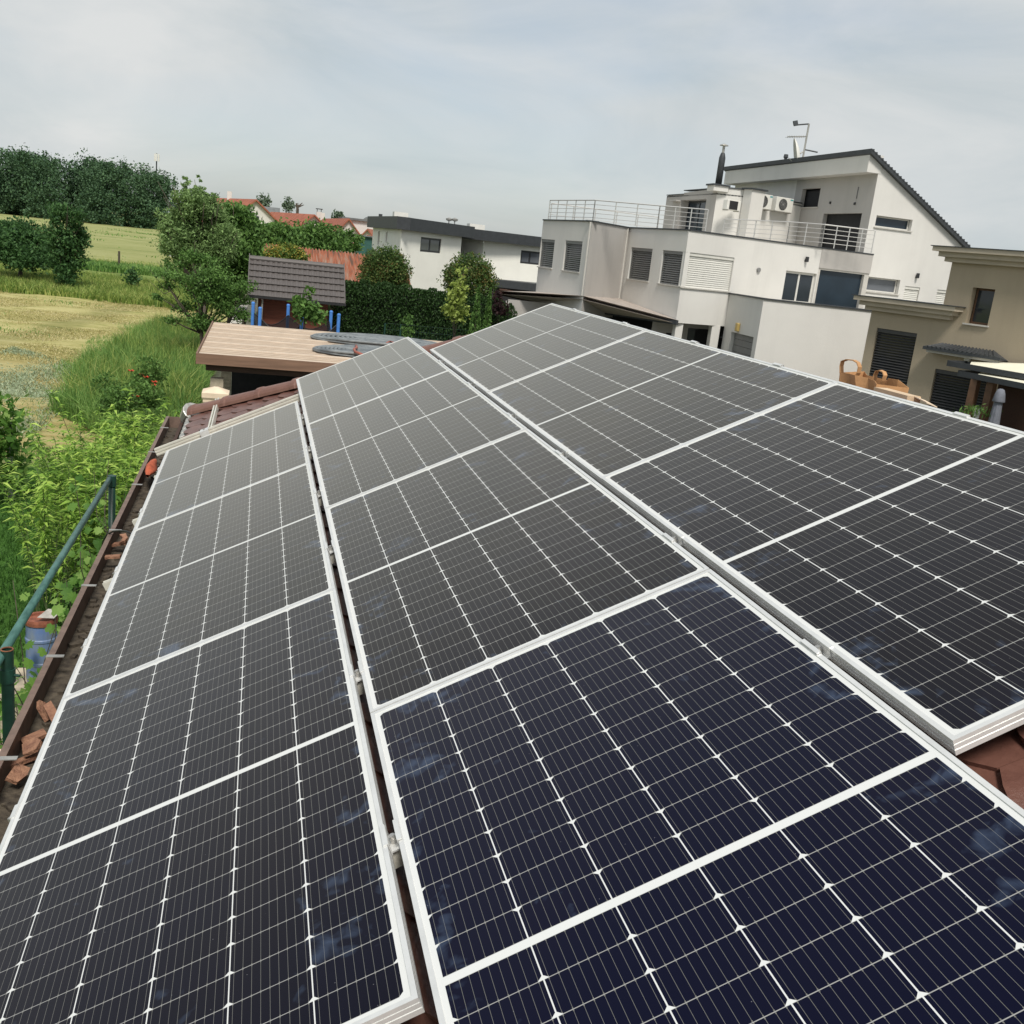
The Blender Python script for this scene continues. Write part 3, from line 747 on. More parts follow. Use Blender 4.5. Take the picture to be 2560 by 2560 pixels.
# ------------------------------------------------------------------ house-building helpers
class Fac:
    """a vertical wall between two ground points, seen from the camera's side"""
    def __init__(s, p0, p1):
        s.p0 = np.array([p0[0], p0[1], 0.0]); s.p1 = np.array([p1[0], p1[1], 0.0])
        d = s.p1 - s.p0; s.len = np.linalg.norm(d); s.t = d/s.len
        s.n = np.array([s.t[1], -s.t[0], 0.0])
        if np.dot(s.n, CAM*[1,1,0]-s.p0) < 0: s.n = -s.n
    def P(s, a, z, o=0.0): return s.p0 + s.t*a + s.n*o + np.array([0,0,z])
    def hit(s, x, y, o=0.0):
        q = at_pl(x, y, s.p0 + s.n*o, s.n); return float(np.dot(q-s.p0, s.t)), float(q[2])
    def rect(s, tl, tr, br, bl, o=0.0):
        h = [s.hit(*q, o) for q in (tl, tr, br, bl)]
        return ((h[0][0]+h[3][0])/2, (h[1][0]+h[2][0])/2, (h[2][1]+h[3][1])/2, (h[0][1]+h[1][1])/2)
    def box(s, mb, a0, a1, z0, z1, o0, o1):
        P = [s.P(a, z, o) for z in (z0,z1) for (a,o) in ((a0,o0),(a1,o0),(a1,o1),(a0,o1))]
        mb.add(P, [(0,3,2,1),(4,5,6,7),(0,1,5,4),(1,2,6,5),(2,3,7,6),(3,0,4,7)])
def wall(fac, outline, openings, mat_, parent, name='wall', depth=0.2, thick=False):
    """wall polygon (s, z) with real openings and their reveals"""
    mb = MB()
    loops = [[Vector((a, z, 0)) for a, z in outline]] + [[Vector(c) for c in ((r[0],r[2],0),(r[0],r[3],0),(r[1],r[3],0),(r[1],r[2],0))] for r in openings]
    flat = [p for l in loops for p in l]
    tris = tessellate_polygon(loops)
    mb.add([fac.P(p.x, p.y) for p in flat], [tuple(t) for t in tris])
    for r in openings:
        a0, a1, z0, z1 = r[:4]; c = [(a0,z0),(a1,z0),(a1,z1),(a0,z1)]
        mb.add([fac.P(a, z, 0) for a, z in c]+[fac.P(a, z, -depth) for a, z in c], [(i,(i+1)%4,4+(i+1)%4,4+i) for i in range(4)])
    if thick:
        n = len(outline); mb.add([fac.P(a, z, 0) for a, z in outline]+[fac.P(a, z, -depth-0.05) for a, z in outline], [(i,(i+1)%n,n+(i+1)%n,n+i) for i in range(n)])
    return mb.build(name, mat_, parent)
def window(fac, r, parent, frame='dark_frame', glass='glass', mull=(0.5,), inset=0.13, fw=0.06, sill=True, blind=None, blind_to=0.0, label=None, silloff=0.06, sillmat='sill', name='window', trans=()):
    a0, a1, z0, z1 = r[:4]
    e = 0.004
    mb = MB(); o0, o1 = -inset-0.05, -inset
    fac.box(mb, a0+e, a0+fw, z0+e, z1-e, o0, o1); fac.box(mb, a1-fw, a1-e, z0+e, z1-e, o0, o1)
    fac.box(mb, a0+fw, a1-fw, z0+e, z0+fw, o0, o1); fac.box(mb, a0+fw, a1-fw, z1-fw, z1-e, o0, o1)
    for m_ in mull:
        am = a0+(a1-a0)*m_; fac.box(mb, am-fw*0.5, am+fw*0.5, z0+fw, z1-fw, o0, o1)
    for t_ in trans:
        zm = z0+(z1-z0)*t_; fac.box(mb, a0+fw, a1-fw, zm-fw*0.4, zm+fw*0.4, o0+0.003, o1-0.003)
    wo = mb.build(name, MAT[frame], parent)
    if label: wo['label'] = label
    mb = MB(); fac.box(mb, a0+fw*0.6, a1-fw*0.6, z0+fw*0.6, z1-fw*0.6, -inset-0.035, -inset-0.022)
    mb.build('pane', MAT[glass], wo)
    if sill:
        mb = MB(); fac.box(mb, a0-0.05, a1+0.05, z0-0.045, z0-0.002, -inset, silloff); mb.build('sill', MAT[sillmat], wo)
    if blind:
        mb = MB(); zb = z0 + (z1-z0)*blind_to; n = max(4, int((z1-zb)/0.085)); p = (z1-0.12-zb)/n
        fac.box(mb, a0+0.01, a1-0.01, z1-0.12, z1-0.005, -inset+0.012, -0.03)
        for i in range(n):
            zz = zb + p*(i+0.5)
            c = fac.P((a0+a1)/2, zz, -inset+0.05); ax = fac.t; nn = fac.n*0.72+np.array([0,0,-0.69]) if blind != 'slat_white' else fac.n*0.30+np.array([0,0,-0.954]); bx = np.cross(ax, nn)
            mb.obox(c, ax, nn, bx, (a1-a0)/2-0.012, p*(0.42 if blind != 'slat_white' else 0.49), 0.004)
        mb.build('blind', MAT[blind], wo)
    return wo
def coping(fac, mat_, parent, z, a0=None, a1=None, h=0.06, over=0.05, name='coping', back=0.3):
    mb = MB(); fac.box(mb, 0 if a0 is None else a0, fac.len if a1 is None else a1, z, z+h, -back, over); return mb.build(name, MAT[mat_], parent)
def wlamp(fac, x, y, parent):
    a, z = fac.hit(x, y); mb = MB(); mb.tube([fac.P(a, z, 0), fac.P(a, z, 0.16)], 0.05, 10); fac.box(mb, a-0.05, a+0.05, z+0.02, z+0.16, 0.05, 0.15)
    mb.build('wall_lamp', MAT['dark_frame'], parent)
def q3(x, y): return 1280+x/3.01875, 280+y/3.01875
def q4(x, y): return 1920+x/3.01875, 280+y/3.01875
def q5(x, y): return 1920+x/3.01875, 600+y/3.01875
def q2(x, y): return 560+x/2.415, 480+y/2.415

# ------------------------------------------------------------------ the big grey house
def grey_house():
    root = thing('house', 'large pale grey modern house with roof terraces and a sloping top roof', 'house', (22, 42, G))
    ZP = 2.7
    P1, P2, P3, P4, P5, P6 = (11.58,44.06), (12.19,39.0), (14.57,41.24), (15.2,36.44), (22.0,38.4), (24.71,38.88)
    K0, K1, K2, K3 = (17.58,37.127), (17.4,33.9), (21.3,32.75), (25.5,31.5)
    gw, gd = MAT['grey_wall'], MAT['grey_wall_dark']
    # left bay: two windows
    f1 = Fac(P1, P2)
    rA = f1.rect(q3(240,962), q3(325,962), q3(300,1180), q3(215,1165)); rA = (0.02, rA[1], rA[2], rA[3])
    rB = f1.rect(q3(408,970), q3(535,976), q3(505,1210), q3(375,1190))
    wall(f1, [(0,-1.0),(f1.len,-1.0),(f1.len,ZP),(0,ZP)], [rA, rB], gw, root)
    window(f1, rA, root, 'white_frame', 'glass_grey', (), sill=True, blind='slat_grey')
    window(f1, rB, root, 'dark_frame', 'glass', (), blind='slat_grey')
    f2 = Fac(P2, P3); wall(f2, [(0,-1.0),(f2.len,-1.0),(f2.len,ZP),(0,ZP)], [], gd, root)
    f3 = Fac(P3, P4)
    rC = f3.rect(q3(905,1022), q3(1063,1032), q3(1028,1277), q3(868,1255))
    rD = f3.rect(q3(1145,1043), q3(1312,1055), q3(1283,1312), q3(1100,1293)); rD = (rD[0], f3.len-0.02, rD[2], rD[3])
    wall(f3, [(0,-0.73),(f3.len,-0.73),(f3.len,ZP),(0,ZP)], [rC, rD], gw, root)
    window(f3, rC, root, 'dark_frame', 'glass', (), blind='slat_grey')
    window(f3, rD, root, 'dark_frame', 'glass', (), blind='slat_grey', label='corner window with half open grey slats')
    f4 = Fac(P4, P5)
    rE = f4.rect(q3(1318,1058), q3(1682,1100), q3(1638,1360), q3(1290,1312)); rE = (0.03, rE[1], rD[2]-0.02, rD[3])
    rF = f4.rect(q4(140,1195), q4(362,1222), q4(335,1450), q4(100,1425)); rF = (rF[0], rF[1], 0.42, rF[3])
    kz = 0.53
    wall(f4, [(0,-0.73),(f4.len,-0.73),(f4.len,ZP),(0,ZP)], [rE, rF], gw, root)
    window(f4, rE, root, 'white_frame', 'glass', (0.4,), blind='slat_white', label='wide window closed with white slats')
    window(f4, rF, root, 'white_frame', 'glass', (0.5,), sill=False, inset=0.1, fw=0.09, name='terrace_door')
    # round vent on the wall
    a, z = f4.hit(*q3(1857,1192)); mb = MB(); mb.tube([f4.P(a,z,0), f4.P(a,z,0.07)], 0.09, 14); mb.build('wall_vent', MAT['slat_grey'], root)
    wlamp(f4, *q4(280,1122), root)
    # balcony at the right end, dark glazing under it
    f5 = Fac(P5, P6)
    mb = MB(); f5.box(mb, 0, f5.len, 1.93, ZP, -0.25, 0.02); mb.build('balcony_parapet', gd, root)
    mb = MB(); f5.box(mb, 0.12, f5.len-0.25, 0.45, 1.93, -0.20, -0.16); mb.build('terrace_glazing', MAT['glass_blue'], root)
    mb = MB(); f5.box(mb, 0.0, 0.12, 0.45, 1.93, -0.24, -0.02); f5.box(mb, f5.len-0.25, f5.len, 0.45, 1.93, -0.24, -0.02); f5.box(mb, 0.12, f5.len-0.25, 1.86, 1.93, -0.15, -0.02)
    mb.build('glazing_frame', MAT['sill'], root)
    for f in (f1, f2, f3, f4, f5): coping(f, 'anthracite', root, ZP, h=0.05, over=0.04)
    # bodies behind the walls, terrace floors
    mb = MB(); mb.prism([(12.4,44.0,1.95),(12.5,39.6,1.95),(14.75,41.7,1.95),(15.5,36.9,1.95),(21.9,38.75,1.95),(24.2,39.2,1.95),(24.2,52,1.95),(15.4,52,1.95)], (0,0,0.1)); mb.build('terrace_floor', MAT['concrete'], root)
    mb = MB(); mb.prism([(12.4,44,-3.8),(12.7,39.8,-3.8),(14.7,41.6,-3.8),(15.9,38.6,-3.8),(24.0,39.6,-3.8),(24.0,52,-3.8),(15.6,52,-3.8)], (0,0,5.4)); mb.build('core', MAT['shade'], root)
    # underside of the overhanging bay and the recessed ground floor
    mb = MB(); mb.prism([(14.65,41.3,-0.72),(15.26,36.55,-0.72),(22,38.5,-0.72),(22,42,-0.72),(15,42,-0.72)], (0,0,0.12)); mb.build('soffit', gw, root)
    fg = Fac((15.35,38.1), (18.2,38.9))
    o1 = fg.rect(q3(1130,1585), q3(1215,1595), q3(1205,1690), q3(1125,1680)); 
    wall(fg, [(-0.5,G),(4,G),(4,-0.72),(-0.5,-0.72)], [(0.25,1.0,G+0.05,-1.25),(1.35,2.9,G+0.05,-1.0)], gd, root)
    window(fg, (0.25,1.0,G+0.05,-1.25), root, 'dark_frame', 'glass', (), sill=False, name='ground_floor_window'); window(fg, (1.35,2.9,G+0.05,-1.0), root, 'dark_frame', 'glass', (0.5,), sill=False, name='ground_floor_window')
    mb = MB(); mb.box(15.3,15.6,36.6,36.9,G,-0.73); mb.build('pillar', gw, root)
    mb = MB(); mb.box(17.0,17.35,37.0,37.3,G,-0.73); mb.build('pillar', gw, root)
    # lower projecting block with its own terrace
    fk0, fk1, fk2 = Fac(K0, K1), Fac(K1, K2), Fac(K2, K3)
    rg = fk0.rect(q3(1652,1668), q3(1825,1688), q3(1800,1850), q3(1630,1830)); rg = (rg[0], min(rg[1], fk0.len-0.3), G+0.05, rg[3])
    wall(fk0, [(0,G),(fk0.len,G),(fk0.len,kz),(0,kz)], [rg], gd if False else gw, root)
    mb = MB()
    for i in range(12):
        zz = rg[2]+(rg[3]-rg[2])*i/12; fk0.box(mb, rg[0]+0.01, rg[1]-0.01, zz+0.006, zz+(rg[3]-rg[2])/12-0.006, -0.18, -0.15)
    mb.build('garage_shutter', MAT['slat_grey'], root)
    wall(fk1, [(0,G),(fk1.len,G),(fk1.len,kz),(0,kz)], [], MAT['white_wall'] if False else gw, root)
    wall(fk2, [(0,G),(fk2.len,G),(fk2.len,kz),(0,kz)], [], gw, root)
    for f in (fk0, fk1, fk2): coping(f, 'anthracite', root, kz, h=0.05, over=0.05)
    mb = MB(); mb.prism([(17.8,37.1,0.3),(17.65,34.1,0.3),(21.4,33.0,0.3),(25.5,31.8,0.3),(27,38.8,0.3),(22,38.2,0.3)], (0,0,0.08)); mb.build('terrace_floor', MAT['concrete'], root)
    a, z = fk0.hit(*q3(1712,1625)); mb = MB(); fk0.box(mb, a-0.12, a+0.12, z-0.16, z+0.16, 0.0, 0.12); mb.build('wall_lantern', mat('amber_lamp', (0.5,0.36,0.12), 0.4), root, bevel=0.03)
    a, z = fk0.hit(*q3(1580,1700)); mb = MB(); fk0.box(mb, a-0.08, a+0.08, z-0.03, z+0.03, 0.0, 0.05); mb.build('bell_plate', MAT['dark_frame'], root)
    for p_, z0_ in ((P3, -0.2), (P2, -0.15)):
        q_ = np.array([p_[0]-0.10, p_[1]-0.12]); mb = MB(); mb.tube([(q_[0], q_[1], z0_), (q_[0], q_[1], ZP-0.02)], 0.035, 8); mb.build('downpipe', MAT['sill'], root)
    # ---- upper storey: stair box with chimney
    Bx0, Bx1, Bx2, Bx3 = (19.6,50.2), (19.7,44.4), (21.0,44.0), (24.3,44.9)
    fb = Fac(Bx0, Bx1); zt = 4.85
    rdo = fb.rect(q3(1270,668), q3(1462,655), q3(1440,890), q3(1250,890)); rdo = (rdo[0], rdo[1], 2.06, rdo[3])
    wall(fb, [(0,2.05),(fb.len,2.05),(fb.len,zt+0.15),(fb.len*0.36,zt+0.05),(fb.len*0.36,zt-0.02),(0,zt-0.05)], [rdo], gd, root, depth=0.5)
    window(fb, rdo, root, 'dark_frame', 'glass_blue', (0.45,0.7), sill=False, inset=0.42, fw=0.09, name='terrace_door')
    mb = MB(); fb.box(mb, rdo[0]-0.9, rdo[0]-0.02, rdo[3]-0.06, rdo[3]+0.0, 0.0, 0.25); mb.build('door_canopy', gd, root)
    fb2 = Fac(Bx1, Bx2); wall(fb2, [(0,2.05),(fb2.len,2.05),(fb2.len,zt+0.2),(0,zt+0.2)], [], gw, root)
    fb3 = Fac(Bx2, Bx3); wall(fb3, [(0,2.05),(fb3.len,2.05),(fb3.len,zt),(0,zt)], [], gw, root)
    mb = MB(); mb.prism([(*Bx0,zt-0.12),(*Bx1,zt-0.12),(*Bx2,zt-0.12),(*Bx3,zt-0.12),(24.3,50.2,zt-0.12)], (0,0,0.06)); mb.build('box_roof', MAT['anthracite'], root)
    for f, z in ((fb2, zt+0.2), (fb3, zt)): coping(f, 'anthracite', root, z, h=0.05, over=0.04)
    coping(fb, 'anthracite', root, zt+0.14, a0=fb.len*0.36, h=0.04, over=0.03); coping(fb, 'anthracite', root, zt-0.03, a1=fb.len*0.36, h=0.04, over=0.03)
    # chimney
    base = at_d(*q3(1555,560), 48.8); top = at_d(*q3(1588,300), 48.8)
    root_ch = MB(); root_ch.box(base[0]-0.36, base[0]+0.36, base[1]-0.36, base[1]+0.36, zt+0.02, base[2]); 
    b = root_ch.build('chimney', MAT['grey_wall'], root)
    mb = MB(); mb.box(base[0]-0.42, base[0]+0.42, base[1]-0.42, base[1]+0.42, base[2], base[2]+0.07); mb.build('chimney_plate', MAT['anthracite'], b)
    mb = MB(); h = top[2]-base[2]-0.12; mb.lathe((base[0], base[1], base[2]+0.08), [(0.15,0),(0.145,h*0.84),(0.10,h*0.96),(0.075,h)], 18); mb.build('flue_pipe', MAT['anthracite'], b, smooth=True)
    mb = MB(); mb.lathe((base[0], base[1], base[2]+0.08+h), [(0.06,0),(0.06,0.28)], 10); mb.lathe((base[0], base[1], base[2]+0.08+h+0.30), [(0.20,0),(0.19,0.03),(0.05,0.08)], 14); mb.build('flue_cowl', MAT['galv'], b)
    # pilaster on the box front, with a cap plate
    a0, _ = fb3.hit(*q3(1735,700)); a1, zc = fb3.hit(*q3(1850,600))
    pil = MB(); fb3.box(pil, a0, a1, 2.05, zc, 0.0, 0.55); pil.build('pilaster', gw, root)
    pil = MB(); fb3.box(pil, a0-0.08, a1+0.10, zc, zc+0.07, -0.1, 0.63); pil.build('pilaster_cap', MAT['anthracite'], root)
    # ---- main upper mass with mono-pitch roof
    X0 = 24.3; yA, yB = 39.0, 52.4
    fm = Fac((X0, yB), (X0, yA)); ze = 5.95
    yg = at_x(*q4(190,700), X0)[1]; sg = yB - yg
    def rm(*q): return fm.rect(*q)
    rW = rm(q4(265,578), q4(400,575), q4(372,715), q4(235,722)); rDr = rm(q4(400,765), q4(712,765), q4(655,1050), q4(395,1035)); rDr = (rDr[0], rDr[1], 2.10, rDr[3])
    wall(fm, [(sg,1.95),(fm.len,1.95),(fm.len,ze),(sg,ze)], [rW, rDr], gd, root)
    wall(fm, [(0,1.95),(sg,1.95),(sg,ze),(0,ze)], [], gw, root)
    window(fm, rW, root, 'dark_frame', 'glass_blue', (), inset=0.25)
    window(fm, rDr, root, 'white_frame', 'glass_blue', (0.48,), sill=False, inset=0.3, fw=0.08, name='balcony_door')
    for q in (q4(472,685), q4(657,692)):
        a, z = fm.hit(*q); mb = MB(); fm.box(mb, a-0.05, a+0.05, z-0.05, z+0.05, 0, 0.05); mb.build('wall_bracket', MAT['dark_frame'], root)
    a, z = fm.hit(*q4(685,565)); a2, z2 = fm.hit(*q4(668,655)); mb = MB(); fm.box(mb, a-0.02, a+0.02, z2, z, 0, 0.03); mb.build('wall_strip', MAT['slat_grey'], root)
    # boxed eave band and roof slab
    zpk = 6.66
    mb = MB(); mb.box(X0-0.55, X0+0.1, yA-0.02, yB+0.3, ze, zpk); mb.build('eave_band', gw, root)
    XR, ZR = at_y(*q4(1500,1050), yA)[0], at_y(*q4(1500,1050), yA)[2]
    def slab(x0, z0, x1, z1, y0, y1, t):
        return [(x0,y0,z0),(x1,y0,z1),(x1,y0,z1+t),(x0,y0,z0+t)]
    mb = MB(); mb.prism(slab(X0-0.62, zpk, XR, ZR, yA-0.25, yB+0.4, 0.2), (0, yB-yA+0.65, 0)) if False else mb.prism([(X0-0.62,yA-0.2,zpk+0.003),(XR,yA-0.2,ZR),(XR,yA-0.2,ZR+0.19),(X0-0.62,yA-0.2,zpk+0.19)], (0, yB-yA+0.6, 0))
    mb.build('roof', MAT['anthracite'], root)
    # little tile rolls along the verge
    mb = MB(); n = 34
    for i in range(n):
        t = (i+0.5)/n; x = X0-0.62+(XR-X0+0.62)*t; z = zpk+(ZR-zpk)*t+0.235
        mb.tube([(x, yA-0.22, z-0.05), (x, yA+0.6, z-0.05)], 0.045, 6)
    mb.build('verge_tiles', MAT['anthracite'], root)
    # side gable wall
    fs = Fac((X0-0.55, yA), (32.0, yA))
    slope = (ZR-zpk)/(XR-X0+0.62)
    zat = lambda s: zpk + slope*(X0-0.55+s-X0+0.62)
    def rs(*q): return fs.rect(*q)
    s1 = rs(q4(822,778), q4(1093,815), q4(1075,902), q4(805,862)); s2 = rs(q4(735,1238), q4(1000,1270), q4(978,1378), q4(715,1345))
    s3 = rs(q4(1035,1312), q4(1142,1325), q4(1120,1500), q4(1005,1480)); s4 = rs(q4(1275,1340), q4(1400,1352), q4(1370,1520), q4(1250,1500))
    s1 = (s1[0], s1[1], s1[2], s1[3]); s2 = (max(s2[0], 0.62), s2[1], s2[2], s2[3])
    L = XR-(X0-0.55)
    wall(fs, [(0.55,0.3),(L,0.3),(L,zat(L)),(0.55,zat(0.55))], [s1, s2, s3, s4], gw, root)
    window(fs, s1, root, 'white_frame', 'glass_blue', (), inset=0.22); window(fs, s2, root, 'white_frame', 'glass_grey', (), inset=0.22)
    window(fs, s3, root, 'white_frame', 'glass', (), blind='slat_white', sill=False); window(fs, s4, root, 'white_frame', 'glass', (), blind='slat_white', sill=False)
    wlamp(fs, *q4(1118,1245), root)
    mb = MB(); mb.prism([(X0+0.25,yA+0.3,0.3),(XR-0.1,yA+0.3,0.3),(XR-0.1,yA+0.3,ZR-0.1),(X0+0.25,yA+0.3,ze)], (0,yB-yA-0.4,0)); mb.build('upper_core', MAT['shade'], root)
    # ---- railings
    def railing(path, zt_, zb_, posts, bars, name='railing'):
        mb = MB(); path = [np.array(p, float) for p in path]
        mb.tube([(*p[:2], zt_) for p in path], 0.026, 6)
        for i in range(len(path)-1):
            a, b_ = path[i], path[i+1]
            for k in range(bars):
                z = zb_+(zt_-zb_)*(k+1)/(bars+1); mb.tube([(*a[:2], z), (*b_[:2], z)], 0.012, 5)
            for k in range(posts[i]+1):
                p = a+(b_-a)*k/posts[i]; mb.tube([(*p[:2], zb_), (*p[:2], zt_)], 0.022, 6)
        return mb.build(name, MAT['steel'], root)
    zt_ = 3.55
    def azpt(q, D): p = at_d(*q, D); return p[:2]
    rl0 = azpt(q3(285,700), 45.3); rl1 = azpt(q3(625,695), 41.6); rl2 = azpt(q3(1110,765), 40.8); rl3 = azpt(q3(1470,815), 40.3)
    railing([rl0, rl1, rl2, rl3], zt_, 2.72, (5,3,3), 4)
    rb = azpt(q3(300,700), 45.6); rb1 = azpt(q3(1110,790), 48.0)
    railing([rb, rb1], zt_-0.1, 2.72-0.2, (5,), 1)
    m0 = azpt(q3(1605,825), 47.2); m1 = azpt(q4(165,845), 44.4); m2 = azpt(q4(425,875), 43.9); m3 = azpt(q4(805,925), 44.9); m4 = azpt(q4(770,960), 46.6)
    railing([m0, m1, m2, m3], 3.62, 2.74, (4,2,4), 4)
    # ---- antenna on the roof
    an = thing('antenna', 'thin antenna mast with yagi arms on the sloping roof of the grey house', 'antenna', (X0, 45, zpk+0.2))
    D = 51.5
    pb = at_d(*q4(258,372), D); pt = at_d(*q4(310,88), D)
    mb = MB(); mb.tube([pb-[0,0,.3], pt], 0.045, 8); mb.build('mast', MAT['galv'], an)
    mb = MB(); a = at_d(*q4(148,187), D); b_ = at_d(*q4(292,186), D); mb.tube([a, b_], 0.02, 5)
    for i in range(11):
        c = a+(b_-a)*i/11; mb.tube([c-np.array([.05,.30,0]), c+np.array([.05,.30,0])], 0.009, 4); mb.tube([c-np.array([0,0,.06]), c+np.array([0,0,.06])], 0.008, 4)
    mb.build('yagi', MAT['galv'], an)
    mb = MB(); a = at_d(*q4(210,98), D); b_ = at_d(*q4(308,90), D); mb.tube([a, b_], 0.035, 6)
    e = at_d(*q4(205,66), D); mb.beam(a, e, 0.07, 0.22, (1,0,0)); mb.beam(a, a+(a-e)*0.2, 0.06, 0.2, (1,0,0))
    mb.build('panel_antenna', MAT['anthracite'], an)
    mb = MB(); mb.tube([at_d(*q4(275,283), D), at_d(*q4(375,304), D)], 0.035, 6); mb.build('side_arm', MAT['anthracite'], an)
    ds = thing('satellite_dish', 'white satellite dish seen edge on beside the antenna mast', 'satellite dish', pb)
    c = at_d(*q4(240,315), D-0.1); mb = MB(); ax = unit(np.array([0.92,-0.35,0.25])); e1 = unit(np.cross(ax, (0,0,1))); e2 = np.cross(ax, e1)
    rings = []; base_i = len(mb.v)
    for j, (rr, dz) in enumerate(((0.02,0.0),(0.3,0.02),(0.55,0.09),(0.78,0.19),(0.78,0.21),(0.55,0.11),(0.3,0.04),(0.02,0.02))):
        for k in range(20):
            t = 2*math.pi*k/20; mb.v.append(tuple(c + (e1*math.cos(t)*0.62+e2*math.sin(t)*0.95)*rr - ax*dz))
    for j in range(7):
        for k in range(20): mb.f.append((base_i+j*20+k, base_i+j*20+(k+1)%20, base_i+(j+1)*20+(k+1)%20, base_i+(j+1)*20+k)); mb.mi.append(0)
    mb.build('reflector', MAT['ac'], ds, smooth=True)
    mb = MB(); mb.tube([c+ax*0.02, at_d(*q4(262,300), D)], 0.03, 6); mb.tube([c-[0,0,.6], c-ax*0.5-[0,0,.1]], 0.015, 5); mb.build('arm', MAT['galv'], ds)
    vp = MB(); c = at_d(*q4(130,368), 54); vp.lathe(c-[0,0,.2], [(0.07,0),(0.07,0.3),(0.12,0.36),(0.10,0.5)], 10); vp.build('roof_vent', MAT['anthracite'], root)
    # ---- air conditioners on brackets
    def ac(tl, tr, br, bl, fac, off, label, dark=False):
        r = fac.rect(tl, tr, br, bl, off+0.32)
        u = thing('air_conditioner', label, 'air conditioner', fac.P((r[0]+r[1])/2, r[2], off), 'air conditioners on the grey house')
        mb = MB(); fac.box(mb, r[0], r[1], r[2], r[3], off+0.04, off+0.34); mb.build('casing', MAT['ac'], u, bevel=0.02)
        aw, ah = r[1]-r[0], r[3]-r[2]
        mb = MB()
        if dark:
            fac.box(mb, r[0]+aw*0.16, r[0]+aw*0.78, r[2]+ah*0.08, r[3]-ah*0.08, off+0.342, off+0.352)
        else:
            cx, cz, R = r[0]+aw*0.40, r[2]+ah*0.5, ah*0.40
            mb.tube([fac.P(cx, cz, off+0.342), fac.P(cx, cz, off+0.352)], R, 24)
        g = mb.build('fan_grille', MAT['shade'], u)
        if not dark:
            mb = MB()
            for k in range(1,6): 
                pr = [fac.P(cx+R*k/6*math.cos(t), cz+R*k/6*math.sin(t), off+0.358) for t in np.linspace(0, 2*math.pi, 17)]
                mb.tube(pr, 0.006, 4, cap=False)
            for t in np.linspace(0, math.pi, 7)[:-1]:
                mb.tube([fac.P(cx-R*math.cos(t), cz-R*math.sin(t), off+0.358), fac.P(cx+R*math.cos(t), cz+R*math.sin(t), off+0.358)], 0.006, 4)
            mb.build('grille_wire', MAT['slat_grey'], g)
            mb = MB(); fac.box(mb, r[0]+aw*0.80, r[0]+aw*0.97, r[3]-ah*0.16, r[3]-ah*0.06, off+0.341, off+0.347); mb.build('badge', MAT['teal'], u)
        mb = MB(); fac.box(mb, r[0]+0.05, r[0]+0.1, r[2]-0.04, r[2], off, off+0.36); fac.box(mb, r[1]-0.1, r[1]-0.05, r[2]-0.04, r[2], off, off+0.36); mb.build('bracket', MAT['galv'], u)
    ac(q3(1635,660), q3(1730,675), q3(1715,748), q3(1610,735), fb3, 0.0, 'small air conditioner with a square black grille left of the pilaster', True)
    ac(q3(1862,618), q4(35,625), q4(25,738), q3(1840,725), fb3, 0.05, 'air conditioner with round fan just right of the pilaster')
    ac(q4(72,640), q4(198,655), q4(175,762), q4(48,745), fb3, 0.05, 'air conditioner with round fan next to the dark grey wall')
    # ---- lean-to canopy against the bay
    lt = thing('carport', 'low lean-to canopy with beige sheet roof against the grey house', 'canopy', (13, 36, G))
    r0 = at_z(*q3(1240,1500), -0.62); r0 = np.array([P4[0]+0.0, P4[1]-0.25, -0.62])
    cl = at_z(1367, 754, -0.78); bl = at_d(1250, 727, 43.5)
    pts = [r0, cl, bl, np.array([11.65,44.0,-0.36]), np.array([12.19,39.0,-0.16]), np.array([14.57,41.24,-0.20])]
    mb = MB(); mb.add([p for p in pts]+[p-[0,0,0.14] for p in pts], [(4,5,0),(4,0,1),(4,1,2),(4,2,3)]+[(6+4,6+0,6+5),(10,7,6),(10,8,7),(10,9,8)]+[(i,(i+1)%6,6+(i+1)%6,6+i) for i in range(6)])
    mb.build('roof', MAT['canopy_roof'], lt)
    mb = MB(); d = unit((r0-cl)*[1,1,0]); nrm = np.array([d[1],-d[0],0]); 
    a = cl-[0,0,0.09]+nrm*0.05; b_ = r0-[0,0,0.09]+nrm*0.05; mb.beam(a, b_, 0.10, 0.17); mb.build('gutter', MAT['anthracite'], lt)
    mb = MB(); a = cl-[0,0,.08]; b_ = bl-[0,0,.08]; mb.beam(a, b_, 0.12, 0.2)
    for i in range(16):
        c = cl+(bl-cl)*(i+0.5)/16+[0,0,0.05]; mb.tube([c+np.array([-.12,-.05,0]), c+np.array([.25,.08,0])], 0.055, 6)
    mb.build('verge_board', MAT['wood_dark'], lt)
    pw = at_d(1268, 760, 42.5)
    mb = MB(); mb.box(pw[0]-0.07, pw[0]+0.07, pw[1]-0.07, pw[1]+0.07, G, -0.75); mb.build('post', MAT['white_frame'], lt)
    mb = MB(); mb.box(pw[0]+0.1, pw[0]+2.6, pw[1]+0.3, pw[1]+0.4, G, -0.7); mb.build('side_panel', MAT['grey_wall_dark'], lt)
    mb = MB(); mb.box(12.3, 15.2, 40.9, 41.0, G, -0.4); mb.build('shade_backing', MAT['shade'], lt)  # near-black sheet paints in the deep shade under the lean-to
    return root
grey_house()

